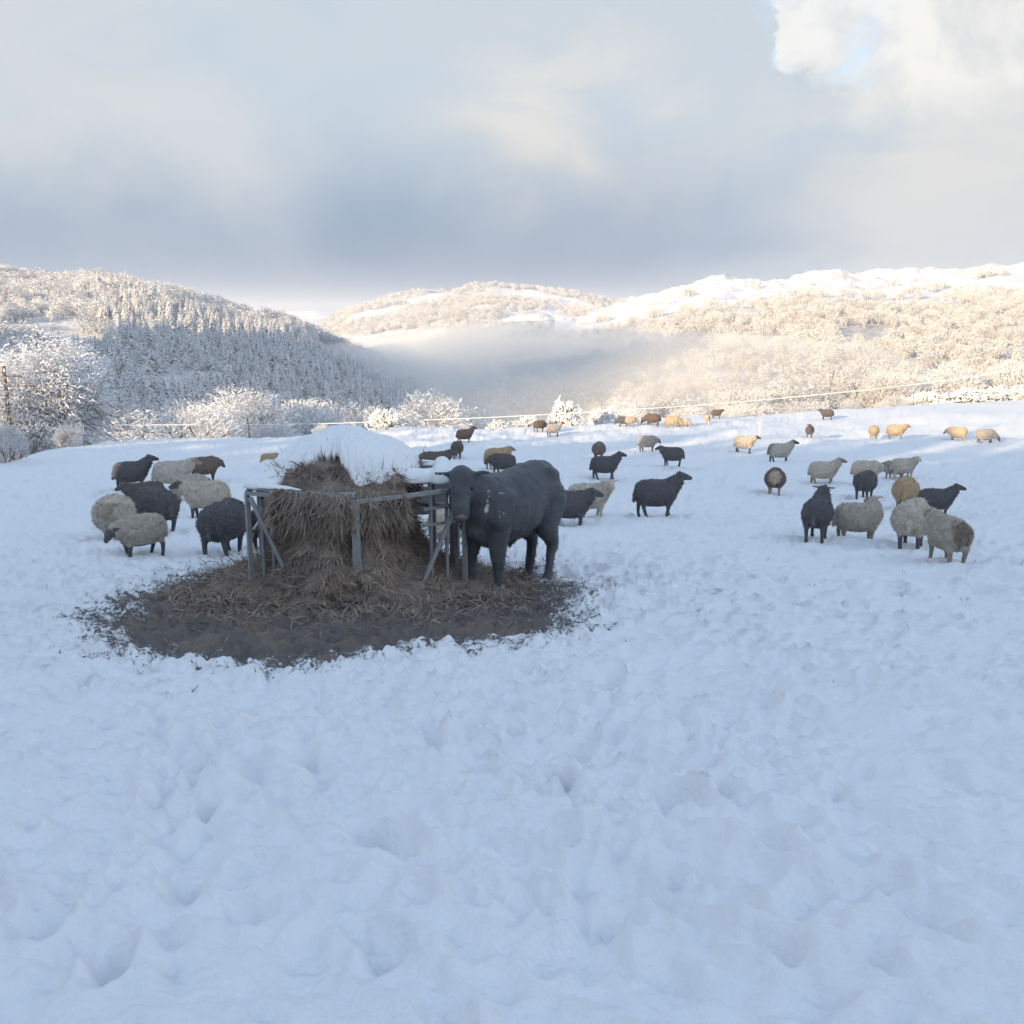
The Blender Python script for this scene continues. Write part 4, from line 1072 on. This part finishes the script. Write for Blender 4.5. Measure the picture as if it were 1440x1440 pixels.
# ------------------------------------------------------------------ hay and feeder
fz = float(height(np.array([FC[0]]), np.array([FC[1]]))[0]) - .08
_hz = np.array([-.3, 0, .10, .22, .40, .60, .80, 1.00, 1.20, 1.35, 1.48, 1.58, 1.66, 1.72])
_hr = np.array([2.0, 1.75, 1.50, 1.20, .96, .80, .72, .70, .77, .82, .76, .58, .34, 0.02])
def hay_r(z, phi):
    r_ = np.interp(z, _hz, _hr)
    x = np.cos(phi); y = np.sin(phi)
    r_ = r_*(1 + .10*perlin(x*1.7+z*1.1+4, y*1.7+z*.6) + .09*perlin(x*4+z*3, y*4-z*2+3) + .055*perlin(x*11+z*8, y*11-z*6)+.03*perlin(x*23+z*17, y*23-z*13))
    dphi = (phi-R(-84)+np.pi) % (2*np.pi) - np.pi
    r_ = r_ + (.60+.16*perlin(phi*4, z*2.5)+.06*perlin(phi*14, z*7))*np.exp(-(dphi/.62)**2)*sstep(1.42, 1.15, z)*(1-.35*sstep(.5, .1, z))
    low = sstep(.5, .05, z)
    r_ = r_ + low*(.35*np.exp(-((phi-R(-25))/.5)**2) + .12*np.exp(-((phi-R(-150))/.5)**2) - .15*np.exp(-((phi-R(90))/.8)**2))
    return r_
PH = np.linspace(-np.pi, np.pi, 181)[:-1]; ZH = np.concatenate([np.linspace(-.3, 1.62, 90), np.linspace(1.63, 1.72, 8)])
pg, zg = np.meshgrid(PH, ZH)
rgd = hay_r(zg, pg)
hx = rgd*np.cos(pg); hy = rgd*np.sin(pg)
hV = np.stack([hx.ravel(), hy.ravel(), zg.ravel()], 1)
n0, n1_ = pg.shape; ii = np.arange(n0*n1_).reshape(n0, n1_)
hQ = np.stack([ii[:-1], np.roll(ii, -1, 1)[:-1], np.roll(ii, -1, 1)[1:], ii[1:]], -1).reshape(-1, 4)
bale = empty('hay_bale', (FC[0]-.13, FC[1], fz)); tag(bale, 'collapsed brown hay bale spilling out of the feeder under a snow cap', 'hay bale')
me = mesh_from('hay_core', hV, hQ, M['hay'], True); add_attr(me, 'tone', .35+.3*noise3(hV, 6))
link('hay_core', me, bale)
def strands(name, n, sampler, length, width, parent, seed):
    r_ = np.random.RandomState(seed); P0, Dn, Nn = sampler(n, r_)
    L_ = r_.uniform(length[0], length[1], n)[:, None]; Wd = r_.uniform(width[0], width[1], n)[:, None]
    side = np.cross(Dn, Nn); side /= np.linalg.norm(side, axis=1)[:, None]+1e-9
    side = side + .5*r_.normal(size=side.shape)*.3
    P1 = P0 + Dn*L_*.5 + Nn*L_*.10; P2 = P0 + Dn*L_ + Nn*L_*r_.uniform(-.1, .25, n)[:, None] + r_.normal(size=P0.shape)*L_*.12
    Vv = np.stack([P0-side*Wd*.5, P0+side*Wd*.5, P1+side*Wd*.5, P1-side*Wd*.5, P2], 1).reshape(-1, 3)
    b = np.arange(n)*5
    Fq = [(int(i), int(i+1), int(i+2), int(i+3)) for i in b] + [(int(i+3), int(i+2), int(i+4)) for i in b]
    me = mesh_from(name, Vv, Fq, M['hay']); tone = np.repeat(np.clip(r_.normal(.5, .3, n), 0, 1), 5); add_attr(me, 'tone', tone)
    o = link(name, me, parent); o['kind'] = 'stuff'; return o
def hay_sampler(n, r_):
    phi = r_.uniform(-np.pi, np.pi, n); z = r_.uniform(.0, 1.46, n) + (np.abs(phi-R(-97)) < .55)*r_.uniform(0, .22, n)
    rad = hay_r(z, phi); rad2 = hay_r(z+.03, phi)
    P0 = np.stack([rad*np.cos(phi), rad*np.sin(phi), z], 1)
    sl = (rad2-rad)/.03
    down = np.stack([-sl*np.cos(phi), -sl*np.sin(phi), -np.ones(n)], 1); down /= np.linalg.norm(down, axis=1)[:, None]
    Nn = np.stack([np.cos(phi), np.sin(phi), -sl], 1); Nn /= np.linalg.norm(Nn, axis=1)[:, None]
    down = down*np.array([.45, .45, 1.0]); down /= np.linalg.norm(down, axis=1)[:, None]
    Dn = down + r_.normal(size=(n, 3))*(.55+.35*(z < .5)+.35*(z > 1.3))[:, None]; Dn /= np.linalg.norm(Dn, axis=1)[:, None]
    return P0 - Nn*.01, Dn, Nn
strands('loose_hay', 38000, hay_sampler, (.06, .22), (.005, .014), bale, 2)
def drape_sampler(n, r_):
    # wisps pulled out over the two front rails
    C0 = [np.array([1.36*math.cos(R(a_)), 1.36*math.sin(R(a_)), 1.27]) for a_ in (-143, -83, -23)]
    u = r_.uniform(.34, 1.52, n); u = u + .06*np.sin(u*23)
    w_ = np.where(u < 1, u, u-1)[:, None]
    P0 = np.where((u < 1)[:, None], C0[0]*(1-w_)+C0[1]*w_, C0[1]*(1-w_)+C0[2]*w_)
    out_ = P0*np.array([1, 1, 0]); out_ /= np.linalg.norm(out_, axis=1)[:, None]
    P0 = P0 + out_*r_.uniform(-.10, .07, n)[:, None]; P0[:, 2] += r_.uniform(-.25, .05, n)
    Dn = np.array([0, 0, -1.0]) + out_*.25 + r_.normal(size=(n, 3))*.4; Dn /= np.linalg.norm(Dn, axis=1)[:, None]
    return P0, Dn, out_
strands('draped_hay', 6000, drape_sampler, (.08, .28), (.005, .014), bale, 8)
# hay trodden into the ground round about
def floor_sampler(n, r_):
    phi = r_.uniform(-np.pi, np.pi, n); q = np.abs(r_.normal(0, .75, n)) + 1.2
    x = q*np.cos(phi)*1.25; y = q*np.sin(phi)
    X = x+FC[0]; Y = y+FC[1]
    out_m = mudmask(X, Y) < .75; X[out_m] = FC[0]+(X[out_m]-FC[0])*.62; Y[out_m] = FC[1]+(Y[out_m]-FC[1])*.62
    z = height(X, Y) + detail(X, Y, mudmask(X, Y)) + .012
    P0 = np.stack([X, Y, z], 1); a = r_.uniform(0, 6.28, n)
    Dn = np.stack([np.cos(a), np.sin(a), r_.uniform(-.05, .25, n)], 1); Nn = np.tile(np.array([0, 0, 1.]), (n, 1)) + r_.normal(size=(n, 3))*.2
    return P0, Dn, Nn
o = strands('trodden_hay', 15000, floor_sampler, (.06, .20), (.006, .014), None, 5)
tag(o, 'wisps of hay trodden into the mud around the feeder', kind='stuff')

# snow cap over the bale
ph = np.linspace(-np.pi, np.pi, 401)[:-1]; q = np.linspace(0.0, 1.0, 64)
pg, ug = np.meshgrid(ph, q)
def cap_edge(phi):
    """how far down the snow reaches on each side"""
    e = .86 + .14*perlin(np.cos(phi)*3+1, np.sin(phi)*3) + .16*perlin(np.cos(phi)*8, np.sin(phi)*8+2) + .07*perlin(np.cos(phi)*22, np.sin(phi)*22+2)
    e = e - .46*np.exp(-((phi-R(-99))/.30)**2) - .10*np.exp(-((phi-R(-130))/.25)**2)
    return e + .16*np.exp(-((phi-R(-45))/.5)**2)
qg = ug*cap_edge(pg)
zc = 1.72 - 0.46*qg**1.5
rad = hay_r(zc, pg)
dome = 0.84*np.sin(np.clip(qg, 0, 1)*np.pi/2)**.9
domez = 1.71 - .46*qg**2.1 + .12*np.exp(-((qg*np.cos(pg)-.02)/.30)**2 - (qg*np.sin(pg)/.5)**2)
radm = rad*.35 + dome*.65
radm[0] = 0
cx_ = radm*np.cos(pg); cy_ = radm*np.sin(pg)
nn = (.07*fbm(cx_*2.2, cy_*2.2, 3) + .020*fbm(cx_*9, cy_*9, 3))*np.minimum(1, ug*4+.2)
th_ = .085*np.clip(1-ug**3, 0, 1)**.6 + .004
swell = 1 + .06*np.sin(np.clip(ug, 0, 1)*np.pi)
top = np.stack([(cx_*swell).ravel(), (cy_*swell).ravel(), (domez+th_+nn-.03).ravel()], 1)
bot = np.stack([(cx_*.93).ravel(), (cy_*.93).ravel(), (domez+nn-.10).ravel()], 1)
n0, n1_ = pg.shape; ii = np.arange(n0*n1_).reshape(n0, n1_)
a = ii[:-1]; b = np.roll(ii, -1, 1)[:-1]; c3 = np.roll(ii, -1, 1)[1:]; d3 = ii[1:]
Qt = np.stack([a, d3, c3, b], -1).reshape(-1, 4); Qb = np.stack([a, b, c3, d3], -1).reshape(-1, 4) + n0*n1_
l0 = ii[-1]; l1 = np.roll(ii[-1], -1)
rim = np.stack([l0, l0+n0*n1_, l1+n0*n1_, l1], -1)
me = mesh_from('snow_cap', np.concatenate([top, bot]), np.concatenate([Qt, Qb, rim]), M['rimsnow'], True)
link('snow_cap', me, bale)

# ring feeder: six panels of steel
RF = 1.36; HT = 1.24
feeder = empty('ring_feeder', (FC[0], FC[1], fz), 0.0); tag(feeder, 'grey steel ring feeder with snow on its rim around the hay bale', 'hay feeder')
vv = [R(-143+60*k) for k in range(6)]
corner = [Vector((RF*math.cos(a), RF*math.sin(a), 0)) for a in vv]
def part(name, g_, parent=None, mat='steel', kind=None):
    o = link(name, g_.mesh(name, M[mat]), parent or feeder)
    if kind: o['kind'] = kind
    return o
def gz(p): return float(height(np.array([FC[0]+p.x]), np.array([FC[1]+p.y]))[0]) - fz - .12
for k, c0 in enumerate(corner):
    g_ = Geo(); w = .085 if k == 1 else .045
    t = Vector((-c0.y, c0.x, 0)).normalized()
    rot = Vector((t.x, t.y, 0)).to_track_quat('X', 'Z').to_matrix()
    b0 = gz(c0); g_.box((c0.x, c0.y, (b0+HT)/2), w, .05, HT-b0, rot); part('post', g_)
for k in range(6):
    A = corner[k]; B = corner[(k+1) % 6]; up = Vector((0, 0, 1)); ins = (A+B)*-.012
    g_ = Geo(); g_.bar(A+up*(HT+.002), B+up*(HT+.002), .045, .042); part('top_rail', g_)
    g_ = Geo(); g_.bar(A+up*.12+ins*.2, B+up*.12+ins*.2, .035, .04); part('bottom_rail', g_)
    frontp = k in (0, 1)
    if not frontp:
        for zz in ((.78,) if k in (5, 4) else (.78, .95)):
            g_ = Geo(); g_.bar(A+up*zz+ins*1.2, B+up*zz+ins*1.2, .03, .035); part('mid_rail', g_)
        for t in (.2, .4, .6, .8):
            p = A.lerp(B, t); g_ = Geo(); g_.tube([p+up*(gz(p)+.0)+ins*3, p+up*HT+ins*3], [.025, .025], 8); part('bar', g_)
    else:
        for t in ((.10, .20) if k == 0 else (.70, .85)):
            p = A.lerp(B, t); g_ = Geo(); g_.tube([p+up*gz(p)+ins*2, p+up*HT+ins*2], [.022, .022], 8); part('bar', g_)
        if k == 1:
            for zz in (.88, 1.06):
                g_ = Geo(); g_.bar(A.lerp(B, .62)+up*zz+ins*1.2, B+up*zz+ins*1.2, .026, .03); part('mid_rail', g_)
    if k in (0, 1, 4):
        for (s0, s1) in (((A, 0.06), (B, .5)), ((B, .06), (A, .5))):
            if k == 0 and s0[0] is B: continue
            if k == 1 and s0[0] is A: continue
            P0 = s0[0].lerp(s1[0], s0[1])+up*(HT-.03)-ins*2; P1 = s0[0].lerp(s1[0], s1[1])+up*.12-ins*2
            g_ = Geo(); g_.bar(P0, P1, .03, .045); part('brace', g_)
# flat rim plate and the snow lying on it
g_ = Geo(); inn = [c0*.72 for c0 in corner]
for k in (5, 0, 2, 3, 4):
    A, B, C2, D2 = corner[k], corner[(k+1) % 6], inn[(k+1) % 6], inn[k]
    b = len(g_.v)
    for p in (A, B, C2, D2): g_.v.append((p.x*.985, p.y*.985, HT+.034))
    for p in (A, B, C2, D2): g_.v.append((p.x*.985, p.y*.985, HT+.050))
    g_.f += [(b+4, b+5, b+6, b+7), (b+3, b+2, b+1, b), (b, b+1, b+5, b+4), (b+1, b+2, b+6, b+5), (b+2, b+3, b+7, b+6), (b+3, b, b+4, b+7)]
part('rim_plate', g_)
def snowlump(name, pts, parent):
    bm = bmesh.new()
    for a_, b_, ra, rb, fl in pts:
        n_b = len(bm.verts); capsule(bm, a_, b_, ra, rb, 12)
        bm.verts.ensure_lookup_table()
        zc_ = min(a_[2], b_[2])
        for v in list(bm.verts)[n_b:]: v.co.z = zc_ + (v.co.z-zc_)*fl if v.co.z > zc_ else zc_ + (v.co.z-zc_)*.1
    me = remesh(bm, .02, 5, name); co = coords(me); co[:, 2] += .012*noise3(co, 8); me.vertices.foreach_set('co', co.ravel()); me.update()
    me.materials.clear(); me.materials.append(M['rimsnow'])
    return link(name, me, parent)
zt = HT+.055
c0_, c5_, c2_, c3_ = corner[0], corner[5], corner[2], corner[3]
def v3(p, f, dz3=0): return (p.x*f, p.y*f, zt+dz3)
snowlump('rim_snow', [(v3(c0_, .93), v3(c5_, .93), .13, .14, 1.0), (v3(c0_, .78), v3(c5_, .78), .15, .16, 1.15), (v3(c0_, .93), tuple(Vector(v3(c0_, .9)).lerp(Vector(v3(corner[1], .9)), .45)), .09, .03, .8),
                      (v3(c0_, .66), v3(c5_, .66), .15, .15, 1.3)], feeder)
snowlump('rim_snow', [(v3(c2_, .97), v3(c3_, .97), .07, .06, .8), (v3(c2_, .80, .0), (c3_.x*.8+.05, c3_.y*.8, zt), .15, .12, 1.35), ((.62, -.42, zt), (.9, -.30, zt), .14, .12, 1.2)], feeder)
snowlump('rim_snow', [(v3(corner[4], .93), v3(c3_, .93), .08, .08, .9), (v3(corner[4], .93), v3(corner[5], .93), .09, .09, .9)], feeder)
g_ = Geo()
for k in (5, 4, 3, 2):
    A = corner[k]; B = corner[(k+1) % 6]; ins = (A+B)*-.012
    g_.tube([A.lerp(B, .05)+Vector((0, 0, .81))+ins*1.2, A.lerp(B, .95)+Vector((0, 0, .81))+ins*1.2], [.018, .018], 6)
part('rail_snow', g_, mat='rimsnow')

# ------------------------------------------------------------------ pole, cable, stems
px_, dist_ = 12, 44
x, y = at_px(px_, dist_); z = float(height(np.array([x]), np.array([y]))[0])
pole = empty('utility_pole', (x, y, z-.2)); tag(pole, 'dark wooden pole standing among frosted twigs at the far left', 'pole')
hp_ = CAM_H + (450-513)/F*dist_ - z + .2
g_ = Geo(); g_.tube([(0, 0, 0), (0, 0, hp_)], [.10, .085], 10); link('shaft', g_.mesh('shaft', M['wood']), pole)
g_ = Geo(); g_.bar((-.1, 0, hp_-.45), (.75, 0, hp_-.45), .07, .09); link('crossarm', g_.mesh('crossarm', M['wood']), pole)
for q_ in (.25, .65):
    g_ = Geo(); g_.tube([(q_, 0, hp_-.41), (q_, 0, hp_-.30)], [.03, .025], 8); link('insulator', g_.mesh('insulator', M['steel']), pole)
# the cable sags across the view in front of the hedge
cp = [(-250, 578, 62), (60, 596, 60), (250, 597.5, 58), (440, 596, 56), (600, 590.5, 55), (720, 585.5, 54.5), (870, 577, 54), (1000, 568.5, 54), (1140, 556, 54), (1290, 540, 54), (1440, 518, 54), (1700, 472, 54)]
pts = []
for px_, py_, dd_ in cp:
    d = pix_dir(px_, py_); k = dd_/d.y; pts.append(Vector((d.x*k, d.y*k, CAM_H+d.z*k)))
def catmull(P, n=10):
    out_ = []
    for i in range(len(P)-1):
        a0, a1, a2, a3 = P[max(i-1, 0)], P[i], P[i+1], P[min(i+2, len(P)-1)]
        for k in range(n):
            t = k/n; out_.append(0.5*((2*a1)+(a2-a0)*t+(2*a0-5*a1+4*a2-a3)*t*t+(3*a1-a0-3*a2+a3)*t**3))
    return out_+[P[-1]]
cpts = catmull(pts); g_ = Geo(); g_.tube(cpts, [.018]*len(cpts), 8)
o = link('overhead_cable', g_.mesh('overhead_cable', M['cable'])); tag(o, 'thin frosted cable rising across the hedge towards the right', 'cable')
# upright frosted stem beside the sheep
x, y = ground(1067, 622); x, y = x*1.01, y*1.01
g_ = Geo(); r2 = random.Random(9); g_.tube([(0, 0, -.1), (.03, 0, .45), (.0, 0, .78)], [.02, .018, .01], 5)
stem = empty('frosted_thistle', (x, y, zat(x, y))); tag(stem, 'upright frosted dead thistle behind the cream sheep with dark face', 'thistle')
link('stem', g_.mesh('stem', M['frost_w']), stem)
g_ = Geo()
for i in range(26):
    z0 = r2.uniform(.3, .8); a = r2.uniform(0, 6.28); l = r2.uniform(.06, .16)
    g_.tube([(0.01, 0, z0), (math.cos(a)*l, math.sin(a)*l, z0+l*.8)], [.014, .01], 3)
link('seed_head', g_.mesh('seed_head', M['frost_w']), stem)
# grass tips showing through the snow
g_ = Geo(); r2 = random.Random(12); GP = []
n_ = 0
while n_ < 110:
    a = r2.uniform(0, 6.28); q_ = abs(r2.gauss(0, 1)); 
    if r2.random() < .4: X_, Y_ = MCX+MRX*math.cos(a)*(1.0+q_*.16), MCY+MRY*math.sin(a)*(1.0+q_*.16)
    else: X_, Y_ = r2.uniform(-2, 7), r2.uniform(7.5, 14)
    GP.append((X_, Y_)); n_ += 1
GP = np.array(GP); GZ_ = height(GP[:, 0], GP[:, 1]) + detail(GP[:, 0], GP[:, 1], mudmask(GP[:, 0], GP[:, 1]))
for (X_, Y_), Z_ in zip(GP, GZ_):
    for _ in range(r2.randint(1, 3)):
        a = r2.uniform(0, 6.28); l = r2.uniform(.015, .05)
        g_.tube([(X_, Y_, Z_-.02), (X_+math.cos(a)*l, Y_+math.sin(a)*l, Z_+l*.8)], [.004, .0015], 3)
o = link('grass_tips', g_.mesh('grass_tips', M['hay']))
tag(o, 'dead grass tips poking through the trodden snow', kind='stuff')

# ------------------------------------------------------------------ mist in the valley and haze in the air
def volume_mat(name, dens, colr=(1.0, .99, .975, 1), an=-0.05):
    m = bpy.data.materials.new(name); m.use_nodes = True; nt = m.node_tree; nt.nodes.clear()
    pv = nt.nodes.new('ShaderNodeVolumePrincipled'); pv.inputs['Density'].default_value = dens; pv.inputs['Color'].default_value = colr; pv.inputs['Anisotropy'].default_value = an
    oo = nt.nodes.new('ShaderNodeOutputMaterial'); nt.links.new(pv.outputs[0], oo.inputs['Volume'])
    try: m.cycles.homogeneous_volume = True
    except Exception: pass
    return m
def ellips(bm, px, py, dist, hx_, hy_, hz_):
    d = pix_dir(px, py); k = dist/d.y; c0 = Vector((d.x*k, d.y*k, CAM_H+d.z*k))
    r_ = bmesh.ops.create_uvsphere(bm, u_segments=28, v_segments=16, radius=1.0)
    for v in r_['verts']: v.co = Vector((v.co.x*hx_, v.co.y*hy_, v.co.z*hz_)) + c0
def fogbank(name, label, els, dens, amp=10):
    bm = bmesh.new()
    for e in els: ellips(bm, *e)
    me = remesh(bm, 16, 6, name); co = coords(me)
    co[:, 2] += amp*noise3(co, .006) + amp*.5*noise3(co, .016)
    me.vertices.foreach_set('co', co.ravel()); me.update(); me.materials.clear(); me.materials.append(volume_mat(name, dens))
    o = link(name, me); tag(o, label, None, None, 'stuff')
    return o
fogbank('valley_mist', 'pale mist lying in the valley between the hills',
        [(640, 558, 1000, 260, 420, 62), (820, 556, 1000, 300, 460, 66), (1010, 532, 850, 190, 300, 50), (900, 555, 640, 190, 230, 46), (700, 565, 700, 200, 260, 44), (1040, 535, 640, 110, 200, 36), (820, 580, 520, 120, 130, 24), (540, 532, 1350, 330, 300, 56), (760, 526, 1450, 420, 320, 58), (950, 508, 1050, 150, 260, 42)], .0078, 16)
fogbank('thin_mist', 'thin wisps of mist above the valley fog',
        [(700, 532, 1200, 420, 420, 60), (930, 520, 1000, 260, 300, 52), (1060, 502, 850, 120, 200, 34), (500, 508, 1500, 260, 240, 38)], .0022, 16)
hb = Geo(); hb.box((0, 4400, 25), 14000, 10400, 250)
me = hb.mesh('haze', volume_mat('haze', .00017, (.95, .97, 1.0, 1), .15))
o = link('haze', me); tag(o, None, None, None, 'stuff')
